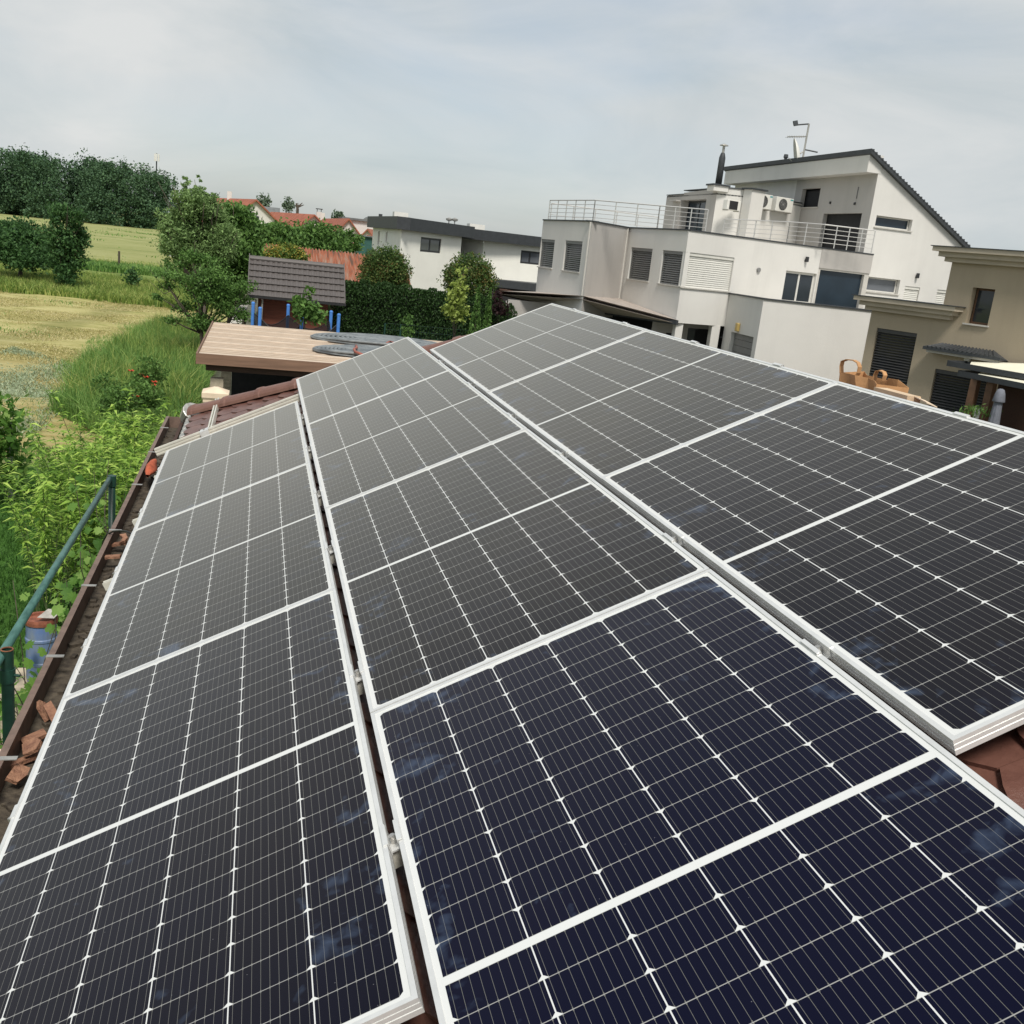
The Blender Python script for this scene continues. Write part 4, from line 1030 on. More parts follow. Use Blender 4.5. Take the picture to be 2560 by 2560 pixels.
# ------------------------------------------------------------------ beige house
def beige_house():
    root = thing('house', 'beige rendered house with stepped cornices and dark shutters', 'house', (22, 27, G))
    aa = rad(70); n = np.array([math.sin(aa), math.cos(aa)])   # wall faces roughly the camera's left
    p = np.array([18.73, 28.19]); t = np.array([n[1], -n[0]])
    c = at_d(*q5(792,530), 34.1)
    f0 = Fac(p - t*1.0, p + t*10.0)
    # left corner of the lower block from the photo's wall edge
    a0, _ = f0.hit(*q5(745,730)); a1, _ = f0.hit(*q5(1350,900)); _, zl = f0.hit(*q4(800,1500)); _, zl2 = f0.hit(*q4(1310,1560)); zl = (zl+zl2)/2
    au, _ = f0.hit(*q4(1355,1300)); _, zu = f0.hit(*q4(1400,1140)); zu2 = f0.hit(*q4(1900,1165))[1]; zu = (zu+zu2)/2
    f = Fac(f0.P(a0,0)[:2], f0.P(a0+9.5,0)[:2]); au -= a0; L = 9.5
    R = lambda *q: f.rect(*q)
    r1 = R(q5(820,660), q5(1128,708), q5(1035,1145), q5(755,1030)); r1 = (r1[0], r1[1], -2.3, r1[3])
    r2 = R(q5(1540,358), q5(1718,372), q5(1655,645), q5(1495,628))
    r3 = R(q5(1262,985), q5(1560,1005), q5(1520,1270), q5(1215,1200)); r3 = (r3[0], f.hit(*q5(1690,1110))[0], G+0.1, r3[3])
    wall(f, [(0,G),(L,G),(L,zu),(au,zu),(au,zl),(0,zl)], [r1, r2, r3], MAT['beige_wall'], root)
    window(f, r2, root, 'wood_post', 'glass', (), inset=0.22, fw=0.06, label='tall upper window')
    window(f, r1, root, 'dark_frame', 'glass', (), inset=0.12, blind='slat_dark', sill=False, label='dark slatted shutter of the left window')
    window(f, r3, root, 'dark_frame', 'glass', (), inset=0.12, blind='slat_dark', sill=False, name='terrace_door')
    # side walls and roofs
    dpt = 7.0
    def back(a, z): return f.P(a, z, -dpt)
    mb = MB(); mb.add([f.P(0,G), back(0,G), back(0,zl), f.P(0,zl)], [(0,1,2,3)]); mb.add([f.P(au,zl-.1), back(au,zl-.1), back(au,zu), f.P(au,zu)], [(0,1,2,3)]); mb.add([f.P(L,G), back(L,G), back(L,zu), f.P(L,zu)], [(0,1,2,3)]); mb.add([back(0,G), back(L,G), back(L,zu), back(0,zu)], [(0,1,2,3)])
    mb.build('side_wall', MAT['beige_wall'], root)
    def cornice(a0, a1, z, steps, ret):
        mb = MB()
        for i, (h0, h1, o) in enumerate(steps):
            f.box(mb, a0-o, a1+(o if ret else 0), z+h0, z+h1, -dpt if not ret else -1.6, o)
        mb.build('cornice', MAT['cornice'], root)
    hu = f.hit(*q4(1297,1055))[1]-zu
    st = [(0.0, 0.13, 0.16), (0.131, 0.27, 0.30), (0.271, 0.40, 0.44)]
    cornice(0, au+0.25, zl, st, True); cornice(au, L, zu, st, False)
    mb = MB(); f.box(mb, -0.5, au+0.75, zl+0.40, zl+0.425, -1.8, 0.47); mb.build('cornice_flashing', MAT['anthracite'], root)
    mb = MB(); f.box(mb, au-0.5, L, zu+0.40, zu+0.425, -dpt, 0.47); mb.build('cornice_flashing', MAT['anthracite'], root)
    mb = MB(); f.box(mb, 0.1, au, zl-0.1, zl-0.02, -dpt, -0.3); f.box(mb, au+0.1, L, zu-0.1, zu-0.02, -dpt, -0.3); mb.build('flat_roof', MAT['anthracite'], root)
    # small tiled hood over the doorway
    h0 = f.hit(*q5(1168,805), 0.45); h1 = f.hit(*q5(1755,882), 0.45); zz = (h0[1]+h1[1])/2
    mb = MB(); mb.add([f.P(h0[0],zz,0.45), f.P(h1[0],zz,0.45), f.P(h1[0]-0.45,zz+0.13,0.0), f.P(h0[0]+0.3,zz+0.13,0.0), f.P(h0[0],zz-0.09,0.45), f.P(h1[0],zz-0.09,0.45), f.P(h1[0],zz-0.09,0), f.P(h0[0],zz-0.09,0)],
                       [(0,1,2,3),(0,4,5,1),(4,7,6,5),(0,3,7,4),(1,5,6,2)])
    n_ = 16
    for i in range(n_):
        t0 = h0[0]+0.1+(h1[0]-h0[0]-0.2)*(i+0.5)/n_; mb.tube([f.P(t0, zz+0.01, 0.46), f.P(h0[0]+0.3+(h1[0]-0.45-h0[0]-0.3)*(i+0.5)/n_, zz+0.135, 0.01)], 0.03, 6)
    hood = mb.build('door_hood', MAT['anthracite'], root)
    mb = MB(); f.box(mb, h0[0]+0.08, h1[0]-0.08, zz-0.16, zz-0.092, 0.0, 0.36); mb.build('hood_soffit', MAT['sill'], hood)
    l = f.rect(q5(1480,885), q5(1525,888), q5(1523,935), q5(1478,930), 0.05); mb = MB(); f.box(mb, l[0], l[1], l[2], l[3], 0.0, 0.08); mb.build('wall_lamp', MAT['ac'], root, bevel=0.02)
    # ---- terrace pergola with two sliding awnings in dark frames
    pg = thing('pergola', 'dark framed terrace pergola with cream awning panels beside the beige house', 'pergola', f.P(6.5, G, 1.8))
    def awn(q0, q1, qtip, D0, D1, th):
        a = at_d(*q0, D0); b_ = at_d(*q1, D1); z = (a[2]+b_[2])/2
        return a, b_
    zA = -0.98
    def zpt(q, z): return at_z(*q, z)
    for (qa, qb, qc, qd) in ((q5(1358,930), q5(1960,1035), q5(1500,930), q5(1960,947)), (q5(1440,1005), q5(1960,1110), q5(1600,1003), q5(1960,1030))):
        a = f.P(*f.hit(*qa, 1.0), 1.0); b_ = at_z(*qb, a[2]); d = unit((b_-a)*[1,1,0])
        c1 = f.P(*f.hit(*qc, 0.25), 0.25); c2 = f.P(*f.hit(*qd, 0.25), 0.25)
        b2 = b_ + d*2.0; c3 = c2 + (c2-c1)*0.25
        mb = MB(); mb.beam(a, b2, 0.09, 0.15); mb.beam(a+[0,0,.04], c1+[0,0,.02], 0.07, 0.09); mb.beam(c1+[0,0,.0], c3, 0.07, 0.08)
        fr = mb.build('awning_frame', MAT['anthracite'], pg)
        up = np.array([0,0,0.08]); q_ = [a+(b2-a)*0.16+up, b2+up, c3+up*0.7, c1+up*0.7+(c3-c1)*0.06]
        mb = MB(); mb.add(q_+[p_-[0,0,.02] for p_ in q_], [(0,1,2,3),(7,6,5,4),(0,4,5,1),(1,5,6,2),(2,6,7,3),(3,7,4,0)]); mb.build('awning', MAT['awning'], fr)
    za = f.hit(*q5(1440,1000), 1.0)[1]
    for q in (q5(1560,1100), q5(1685,1110)):
        s = f.hit(*q, 1.1)[0]; mb = MB(); f.box(mb, s-0.10, s+0.10, G, za-0.1, 1.0, 1.2); mb.build('post', MAT['wood_post'], pg)
    mb = MB(); s = f.hit(*q5(1690,1110), 0.3)[0]; f.box(mb, s+0.2, s+4.5, G, za-0.12, 0.15, 0.35); mb.build('back_screen', MAT['wood_dark'], pg)
    mb = MB(); s = f.hit(*q5(1620,1150), 0.12)[0]; f.box(mb, s-0.12, s+0.12, -2.1, -1.7, 0.0, 0.12); mb.build('meter_box', MAT['ac'], root)
    # ---- folded parasol
    s, z = f.hit(*q5(1762,1122), 1.6)
    ps = thing('parasol', 'folded grey parasol under the pergola of the beige house', 'parasol', f.P(s, G, 1.6))
    b0 = f.P(s, 0, 1.6)
    mb = MB(); mb.lathe((b0[0], b0[1], z-0.36), [(0.155,0.0),(0.165,0.02),(0.13,0.22),(0.09,0.33),(0.03,0.36)], 12); mb.build('cap', MAT['parasol'], ps, smooth=True)
    mb = MB(); base = len(mb.v)
    for j, (rr, zz) in enumerate(((0.09, z-0.32),(0.12, z-0.8),(0.155, z-1.3),(0.19, z-1.85),(0.08, z-1.87))):
        for k in range(24):
            t = 2*math.pi*k/24; r_ = rr*(1+0.16*math.cos(8*t)); mb.v.append((b0[0]+r_*math.cos(t), b0[1]+r_*math.sin(t), zz))
    for j in range(4):
        for k in range(24): mb.f.append((base+j*24+k, base+j*24+(k+1)%24, base+(j+1)*24+(k+1)%24, base+(j+1)*24+k)); mb.mi.append(0)
    mb.build('cloth', MAT['parasol'], ps, smooth=True)
    mb = MB(); mb.tube([(b0[0],b0[1],G), (b0[0],b0[1],z)], 0.025, 8); mb.lathe((b0[0],b0[1],G), [(0.3,0),(0.3,0.08),(0.05,0.12)], 14); mb.build('pole', MAT['galv'], ps)
    # potted grass by the posts
    pb = at_pl(*q5(1585,1290), f.P(0,0,1.5), f.n)
    pl = thing('shrub', 'small grassy plant between the pergola posts', 'plant', (pb[0], pb[1], G))
    C = pb + rng.normal(size=(170,3))*[0.24,0.24,0.09]
    link('foliage', quads_mesh('foliage', leaf_quads(C, 0.16, 5, up=np.array([0,0,1.2])), LM['mid']), pl)
    mb = MB(); mb.lathe((pb[0],pb[1],G), [(0.25,0),(0.35,pb[2]-G-0.25)], 14); mb.build('pot', MAT['terracotta'], pl)
beige_house()

# ------------------------------------------------------------------ white house with the black roof band
def white_house():
    root = thing('house', 'white flat roofed house with a broad black roof band', 'house', (10, 62, G))
    zt = 2.45
    A, B, C2, D2 = at_z(*q2(905,150), zt), at_z(*q2(1078,150), zt), at_z(*q2(1468,205), zt), at_z(*q2(1925,262), zt)
    # lower wall corners just inside the roof band
    fa = Fac(A[:2], B[:2]); fb = Fac(B[:2], C2[:2])
    zb = fb.hit(*q2(1250,248))[1]
    w1 = fb.rect(q2(1190,270), q2(1313,285), q2(1308,372), q2(1183,358))
    n1 = fa.rect(q2(930,236), q2(942,236), q2(938,318), q2(926,318)); n2 = fa.rect(q2(978,240), q2(988,240), q2(984,305), q2(975,305))
    wall(fa, [(0,G),(fa.len,G),(fa.len,zb),(0,zb)], [n1, n2], MAT['white_wall'], root)
    for n_ in (n1, n2): window(fa, n_, root, 'white_frame', 'glass_grey', (), fw=0.05, sill=False)
    # main front, then a recessed balcony and the right-hand wing
    sr = fb.hit(*q2(1428,360))[0]
    wall(fb, [(0,G),(sr,G),(sr,zb),(0,zb)], [w1], MAT['white_wall'], root)
    window(fb, w1, root, 'dark_frame', 'glass_grey', (0.48,), fw=0.11, inset=0.05, sill=False, label='wide dark framed window')
    E = np.array(fb.P(sr, 0)); Q = at_d(*q2(1570,300), np.hypot(*(E[:2]-CAM[:2]))*1.055)
    back = E + unit(np.array([-fb.n[0], -fb.n[1], 0]))*2.2
    fr0 = Fac(E[:2], back[:2]); 
    fr = Fac(back[:2], (back + fb.t*4.2)[:2]); 
    dr = fr.rect(q2(1525,315), q2(1553,318), q2(1548,398), q2(1522,392)); nw = fr.rect(q2(1478,295), q2(1492,296), q2(1488,350), q2(1474,348))
    wall(fr, [(-0.2,G),(fr.len,G),(fr.len,zb),(-0.2,zb)], [dr, nw], MAT['white_wall'], root)
    window(fr, dr, root, 'dark_frame', 'glass_grey', (), fw=0.12, sill=False, inset=0.05); window(fr, nw, root, 'white_frame', 'glass_grey', (), fw=0.05, sill=False)
    zpar = fb.hit(*q2(1470,398))[1]
    G2 = fb.P(fb.hit(*q2(1568,300))[0], 0)
    mb = MB(); s1 = fb.hit(*q2(1568,300))[0]; fb.box(mb, sr+0.003, s1, G, zpar, -0.25, -0.02); pb_ = mb.build('balcony_parapet', MAT['grey_wall'], root)
    mb = MB(); fb.box(mb, sr+0.003, s1, zpar, zpar+0.08, -0.28, 0.03); mb.build('parapet_cap', MAT['anthracite'], pb_)
    fc = Fac(fb.P(s1,0)[:2], D2[:2])
    w2 = fc.rect(q2(1795,350), q2(1918,365), q2(1910,442), q2(1787,430)); zb2 = fc.hit(*q2(1750,312))[1]
    wall(fc, [(0,G),(fc.len+2,G),(fc.len+2,zb2),(0,zb2)], [w2], MAT['white_wall'], root)
    window(fc, w2, root, 'dark_frame', 'glass_grey', (0.46,), fw=0.11, inset=0.05, sill=False)
    mb = MB(); s = s1; mb.add([fb.P(s1,G,-0.02), fb.P(s1,G,-3), fb.P(s1,zb,-3), fb.P(s1,zb,-0.02)], [(0,1,2,3)]); mb.build('side_wall', MAT['white_wall'], root)
    # black bands
    bk = unit(np.array([0.25, 0.97, 0]))*7
    def band(pts, z0, z1, over, nm='roof_band'):
        mb = MB()
        for i in range(len(pts)-1):
            ff = Fac(pts[i][:2], pts[i+1][:2]); ff.box(mb, -over if i == 0 else -0.0, ff.len+over, z0, z1-0.002*i, -0.4, over)
        return mb.build(nm, MAT['anthracite'], root)
    cc = fb.P(sr+0.15, 0)
    b1 = band([A, B, C2], zb, zt, 0.35); b2 = band([fb.P(sr+0.7,0,-0.5), D2 + unit(D2-fb.P(s1,0))*2*np.array([1,1,0])], zb2-0.02, zt-0.12, 0.3)
    mb = MB(); mb.prism([(*A[:2],zt-0.3),(*B[:2],zt-0.3),(*C2[:2],zt-0.3),(C2[0]+4,C2[1]+9,zt-0.3),(A[0]+3,A[1]+8,zt-0.3)], (0,0,0.2)); mb.prism([(*fb.P(sr+.7,0,-.6)[:2],zt-0.4),(D2[0],D2[1],zt-0.4),(D2[0]+2,D2[1]+10,zt-0.4),(C2[0]+4,C2[1]+9,zt-0.4)], (0,0,0.15)); mb.build('flat_roof', MAT['anthracite'], root)
    # low roof over the yard side and roof-top pieces
    for (q, w_, h_) in ((q2(1065,138), 0.45, 0.4), (q2(1520,212), 0.5, 0.45)):
        c = at_d(*q, 68); mb = MB(); mb.box(c[0]-w_, c[0]+w_, c[1]-w_, c[1]+w_, zt-0.2, c[2]+h_*0.4); mb.build('roof_hatch', MAT['ac'], root)
    for q in (q2(1358,176), q2(1393,178)):
        c = at_d(*q, 70); mb = MB(); mb.tube([(c[0],c[1],zt-0.3),c], 0.04, 6); mb.lathe(c, [(0.05,0),(0.2,0.05),(0.22,0.16),(0.04,0.24)], 10); mb.build('roof_vent', MAT['galv'], root)
    c = at_d(*q2(945,142), 72); mb = MB(); mb.box(c[0]-0.12,c[0]+0.12,c[1]-.1,c[1]+.1, zt-0.2, c[2]+0.1); mb.build('roof_vent', MAT['anthracite'], root)
    # dark lean-to roof in front of the right wing
    lo = [at_z(*q2(1615,525), -0.55), at_z(*q2(1885,555), -0.55)]
    ll = thing('shed', 'low black roofed shed in front of the white house', 'shed', (lo[0][0], lo[0][1], G))
    a, b_ = lo[0], lo[1]; fl = Fac(a[:2], b_[:2]); zl = -0.55; zbq = fl.hit(*q2(1750,585))[1]
    mb = MB(); fl.box(mb, 0, fl.len+1.5, zbq, zl, -3.2, 0.1); mb.build('roof', MAT['anthracite'], ll)
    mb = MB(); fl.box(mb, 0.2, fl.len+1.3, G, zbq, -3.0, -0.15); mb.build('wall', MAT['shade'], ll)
white_house()

# ------------------------------------------------------------------ far houses with red roofs
def far_house(label, rl, rr, dl, dr_, eave_drop, width, gable='right', roofm='red_roof', group='red roofed houses beyond the trees', dormer=False, wallm='far_wall', win=True, chimney=None):
    a = at_d(*rl, dl); b = at_d(*rr, dr_); z = (a[2]+b[2])/2; a = np.array([a[0],a[1],z]); b = np.array([b[0],b[1],z])
    d = unit(b-a); s = np.array([d[1], -d[0], 0])
    if np.dot(s, CAM*[1,1,0]-a*[1,1,0]) < 0: s = -s            # s points to the camera
    ze = z-eave_drop; w_ = width/2
    root = thing('house', label, 'house', ((a+b)/2*[1,1,0])+[0,0,G], group)
    A1, B1, A2, B2 = a+s*w_, b+s*w_, a-s*w_, b-s*w_
    for p in (A1,B1,A2,B2): p[2] = ze
    mb = MB(); ins = 0.35
    ai, bi = a+d*ins, b-d*ins
    q = [ai+s*(w_-ins), bi+s*(w_-ins), bi-s*(w_-ins), ai-s*(w_-ins)]
    lo = [np.array([p[0],p[1],G]) for p in q]; hi = [np.array([p[0],p[1],ze+0.15]) for p in q]
    mb.add(lo+hi, [(0,1,5,4),(1,2,6,5),(2,3,7,6),(3,0,4,7)])
    ap = ai.copy(); ap[2] = z-0.15; bp = bi.copy(); bp[2] = z-0.15
    mb.add([hi[0],hi[3],ap], [(0,1,2)]); mb.add([hi[1],hi[2],bp], [(0,1,2)])
    mb.build('wall', MAT[wallm], root)
    mb = MB(); t = np.array([0,0,0.18])
    mb.add([a,b,B1,A1,a-t,b-t,B1-t,A1-t], [(0,1,2,3),(7,6,5,4),(3,2,6,7),(1,5,6,2),(0,3,7,4)]); mb.add([a,b,B2,A2,a-t,b-t,B2-t,A2-t], [(0,3,2,1),(4,5,6,7),(3,7,6,2),(1,2,6,5),(0,4,7,3)])
    rf = mb.build('roof', MAT[roofm], root)
    if win:
        e = b if gable == 'right' else a; o = d if gable == 'right' else -d; e = e - o*ins
        for (zz, k) in ((z-eave_drop*0.62, 0), (ze-1.4, -1.3), (ze-1.4, 1.3)):
            c = e + s*k; mb = MB(); mb.obox((c[0],c[1],zz), s, o, (0,0,1), 0.42, 0.05, 0.55); wo = mb.build('window', MAT['dark_frame'], root)
            mb = MB(); mb.obox(np.array((c[0],c[1],zz))+o*0.04, s, o, (0,0,1), 0.33, 0.03, 0.46); mb.build('pane', MAT['glass'], wo)
    if dormer:
        m_ = (a*0.35+b*0.65); c = m_+s*w_*0.45; mb = MB(); zc = z-eave_drop*0.3
        mb.add([(*(m_+s*0.2)[:2],zc+0.2), (*(c+s*1.6-d*2.2)[:2],zc-0.35), (*(c+s*1.6+d*2.2)[:2],zc-0.35), (*(m_+s*0.2-d*2.2)[:2],zc+0.0), (*(m_+s*0.2+d*2.2)[:2],zc+0.0)], [(0,3,1),(0,1,2),(0,2,4)]); mb.build('dormer_roof', MAT[roofm], rf)
        mb = MB(); mb.obox((*(c+s*1.3)[:2],zc-0.9), d, s, (0,0,1), 1.6, 0.2, 0.5); mb.build('dormer_wall', MAT[wallm], rf)
    if chimney:
        c = a+(b-a)*chimney; mb = MB(); mb.box(c[0]-.25,c[0]+.25,c[1]-.25,c[1]+.25, z-0.6, z+0.75); mb.build('chimney', MAT['far_wall'], rf)
    return root
far_house('red roofed house with white gable and dormer behind the pale tree', (505,486), (641,507), 137, 112, 3.6, 9.0, dormer=True, chimney=0.55)
far_house('long red roof above the rounded trees, next to a bare snag', (678,526), (787,540), 150, 128, 4.0, 10, win=False)
far_house('red roofed house with small gable window right of the rounded trees', (806,543), (873,550), 150, 118, 4.2, 7.2, chimney=0.02)
far_house('narrow red roofed house directly behind another white gable', (868,548), (891,554), 170, 150, 4.8, 7.0, win=False)
far_house('red roof half hidden by the left end of the white house', (918,582), (944,566), 112, 125, 3.4, 6.0, win=False, gable='left')
far_house('small white gabled house with brown roof against the white house', (918,585), (940,592), 92, 97, 3.3, 5.5, win=False, gable='left')
far_house('grey roofed house behind the first red roof', (643,512), (700,522), 175, 175, 3.5, 10, roofm='old_roof', win=False)
def far_bits():
    p = at_d(908, 612, 85); t = thing('shed', 'dark green sheet metal shed among the far gardens', 'shed', (p[0],p[1],G))
    mb = MB(); mb.box(p[0]-0.5,p[0]+0.6,p[1]-1,p[1]+1,G,p[2]+0.65); mb.build('wall', MAT['green_sheet'], t); mb = MB(); mb.box(p[0]-0.7,p[0]+0.8,p[1]-1.2,p[1]+1.2,p[2]+0.65,p[2]+0.75); mb.build('roof', MAT['old_roof'], t)
    p = at_d(855, 598, 100); t = thing('house', 'low white annex below the gable with the small window', 'house', (p[0],p[1],G))
    mb = MB(); mb.box(p[0]-1.0,p[0]+0.9,p[1]-2,p[1]+2,G,p[2]+0.5); mb.build('wall', MAT['far_wall'], t); mb = MB(); mb.box(p[0]-1.4,p[0]+1.2,p[1]-2.4,p[1]+2.4,p[2]+0.5,p[2]+0.65); mb.build('roof', MAT['old_roof'], t)
    p = at_d(896, 578, 130); t = thing('house', 'flat grey house between the far gables and the white house', 'house', (p[0],p[1],G))
    mb = MB(); mb.box(p[0]-2.0,p[0]+2.2,p[1]-3,p[1]+3,G,p[2]+1.2); mb.build('wall', MAT['grey_wall'], t); mb = MB(); mb.box(p[0]-2.3,p[0]+2.5,p[1]-3.3,p[1]+3.3,p[2]+1.2,p[2]+1.45); mb.build('roof', MAT['old_roof'], t)
    p = at_d(929, 556, 200); t = thing('house', 'distant white house showing just left of the black roof band', 'house', (p[0],p[1],G))
    mb = MB(); mb.box(p[0]-1.2,p[0]+1.5,p[1]-2,p[1]+2,G,p[2]+0.3); mb.build('wall', MAT['far_wall'], t); mb = MB(); mb.prism([(p[0]-1.6,p[1]-2.4,p[2]+0.3),(p[0]+1.9,p[1]-2.4,p[2]+0.3),(p[0]+1.2,p[1]-2.4,p[2]+0.9),(p[0]-0.9,p[1]-2.4,p[2]+0.9)], (0,4.8,0)); mb.build('roof', MAT['old_roof'], t)
    p = at_d(797, 545, 145); t = thing('chimney_stack', 'tall white chimney between two red roofs', 'chimney', (p[0],p[1],G))
    mb = MB(); mb.box(p[0]-.35,p[0]+.35,p[1]-.35,p[1]+.35,G,at_d(797,530,145)[2]); mb.build('shaft', MAT['far_wall'], t); mb = MB(); z = at_d(797,530,145)[2]
    for dx in (-.3,.24): mb.box(p[0]+dx,p[0]+dx+.06,p[1]-.3,p[1]+.3,z,z+0.35)
    mb.box(p[0]-.45,p[0]+.45,p[1]-.45,p[1]+.45,z+0.35,z+0.45); mb.build('cowl', MAT['dark_frame'], t)
    # cell mast behind the wood
    p = at_d(391, 432, 380); t = thing('mast', 'thin grey telecom mast rising above the wood', 'mast', (p[0],p[1],G)); top = at_d(392.5, 383, 380)
    mb = MB(); mb.tube([(p[0],p[1],G),(p[0],p[1],top[2])], 0.27, 8, r2=0.2); mb.build('pole', MAT['anthracite'], t)
    mb = MB()
    for k in range(3):
        a = 2*math.pi*k/3+0.5; mb.box(p[0]+0.7*math.cos(a)-.25,p[0]+0.7*math.cos(a)+.25,p[1]+0.7*math.sin(a)-.25,p[1]+0.7*math.sin(a)+.25,top[2]-2.6,top[2]-0.2); mb.tube([(p[0],p[1],top[2]-1.2),(p[0]+0.7*math.cos(a),p[1]+0.7*math.sin(a),top[2]-1.2)],0.1,5)
    mb.build('antenna_panel', MAT['ac'], t)
far_bits()

# ================================================================== objects
# ------------------------------------------------------------------ solar panels
def make_panel():
    root = thing('solar_panel', 'x', 'solar panel', (0,0,0), 'solar panels on the garage roof')
    # frame: a stepped aluminium profile around the laminate
    mb = MB(); lip = 0.011; T = PT
    def ring(outer, z0, z1, t):
        o = outer
        a = [(o,o),(PW-o,o),(PW-o,PL-o),(o,PL-o)]; i = [(o+t,o+t),(PW-o-t,o+t),(PW-o-t,PL-o-t),(o+t,PL-o-t)]
        v = [(x,y,z0) for x,y in a]+[(x,y,z1) for x,y in a]+[(x,y,z0) for x,y in i]+[(x,y,z1) for x,y in i]
        fs = []
        for k in range(4):
            n = (k+1)%4
            fs += [(k,n,4+n,4+k), (8+n,8+k,12+k,12+n), (4+k,4+n,12+n,12+k), (n,k,8+k,8+n)]
        mb.add(v, fs)
    ring(0.0, -T, -T+0.004, 0.028)
    ring(0.0, -T+0.004, -0.024, 0.004); ring(0.0018, -0.024, -0.020, 0.003); ring(0.0, -0.020, -0.012, 0.004); ring(0.0018, -0.012, -0.009, 0.003); ring(0.0, -0.009, 0.0, lip)
    # drain notches on the short ends
    mb.build('frame', MAT['alu'], root, local=True)
    g = MB(); e = lip-0.002
    g.box(e, PW-e, e, PL-e, -0.0075, -0.0025); g.build('laminate', MAT['cells'], root, local=True)
    j = MB(); 
    for u in (0.2, PW/2, PW-0.2): j.box(u-0.05, u+0.05, PL/2-0.045, PL/2+0.045, -0.026, -0.008)
    j.build('junction_box', MAT['black'], root, local=True)
    return root
GAP = 0.0252; STEP = PL+0.0057
U0 = {'eave': -PW-GAP, 'middle': 0.0, 'ridge': PW+GAP}
VF = {'eave': 7.730, 'middle': 8.795, 'ridge': 7.748}
NUM = {'eave': 3, 'middle': 4, 'ridge': 3}
first = make_panel(); used = False
WORDS = {('eave',0): 'farthest solar panel of the eave row, at the tiles and the crossing rails', ('eave',1): 'middle solar panel of the eave row along the gutter', ('eave',2): 'nearest solar panel of the eave row, beside the broken tiles in the gutter',
         ('middle',0): 'farthest solar panel of the middle row, pointing at the hose coils on the canopy', ('middle',1): 'second solar panel from the far end of the middle row', ('middle',2): 'third solar panel from the far end of the middle row', ('middle',3): 'nearest solar panel of the middle row, deep blue at the bottom of the picture',
         ('ridge',0): 'farthest solar panel of the ridge row, its corner before the carport roof', ('ridge',1): 'middle solar panel of the ridge row, ending at the paper bag', ('ridge',2): 'nearest solar panel of the ridge row, its thick frame end over bare red tiles'}
for row in ('eave', 'middle', 'ridge'):
    for i in range(NUM[row]):
        p = first if not used else copy_tree(first); used = True
        p['label'] = WORDS[(row, i)]
        v0 = VF[row]-i*STEP-PL
        for ch in p.children:
            if ch.name.startswith('laminate'): ch['angle_blue'] = {('middle',3): 1.0, ('ridge',2): 0.35, ('eave',2): 0.45, ('middle',2): 0.2, ('eave',1): 0.1}.get((row, i), 0.0)
        p.matrix_world = Matrix.Translation(RP(U0[row]+random.uniform(-.0012,.0012), v0, random.uniform(-0.0015,0.0015))) @ RM @ Matrix.Rotation(random.uniform(-.0006,.0006), 4, 'Y')

ORD = ['nearest', 'second nearest', 'third nearest', 'fourth nearest', 'fifth nearest', 'sixth nearest', 'seventh nearest', 'farthest']
RV = [0.98, 1.93, 2.80, 4.05, 4.97, 6.05, 7.13]
def make_rail(u0, u1, v, n0, label, parent_dir='U', group='mounting rails under the solar panels', h=0.040):
    r = thing('mounting_rail', label, 'rail', RP(u0, v, n0) if parent_dir == 'U' else RP(v, u0, n0), group)
    mb = MB(); w_ = 0.019
    def b(a0, a1, c0, c1, n_0, n_1):
        if parent_dir == 'U': mb.rbox(a0, a1, v+c0, v+c1, n_0, n_1)
        else: mb.rbox(v+c0, v+c1, a0, a1, n_0, n_1)
    b(u0, u1, -w_, -w_+0.004, n0-h, n0); b(u0, u1, w_-0.004, w_, n0-h, n0); b(u0, u1, -w_+0.004, w_-0.004, n0-h, n0-h+0.004)
    b(u0, u1, -w_+0.004, -0.006, n0-0.010, n0-0.001); b(u0, u1, 0.006, w_-0.004, n0-0.010, n0-0.001)
    if h > 0.05:
        for q_ in (0.0, 0.022, 0.044): b(u0, u1, -w_-0.004, -w_, n0-q_-0.012, n0-q_)
    mb.build('profile', MAT['alu_raw'], r)
    return r
for k, v in enumerate(RV):
    if v < 1.5:
        make_rail(-0.015, PW+0.015, v, -PT-0.001, 'short aluminium rail across the roof under the nearest panel of the middle row only'); continue
    out = -1.064 - (0.06, 0.10, 0.03, 0.02, 0.085, 0.07, 0.05)[k]
    make_rail(out, 2.11, v, -PT-0.001, 'aluminium rail across the roof under all panel rows, %s to the camera' % ORD[k] if k < 6 else 'aluminium rail across the roof, under the far ends of the eave and ridge panels')
make_rail(-1.215, 0.02, 8.17, -0.025, 'bare aluminium rail lying across the roof just beyond the eave row', h=0.062)
make_rail(7.60, 10.02, -0.80, -0.078, 'aluminium rail lying along the roof over the tiles to the hip', 'V')
for uu in (-0.25, 0.30, 0.85, 1.35, 1.9):
    make_rail(0.5 if 0 < uu < 1 else 1.6, 7.5, uu, -0.078, 'lower aluminium rail hidden under the panels, along the roof', 'V')
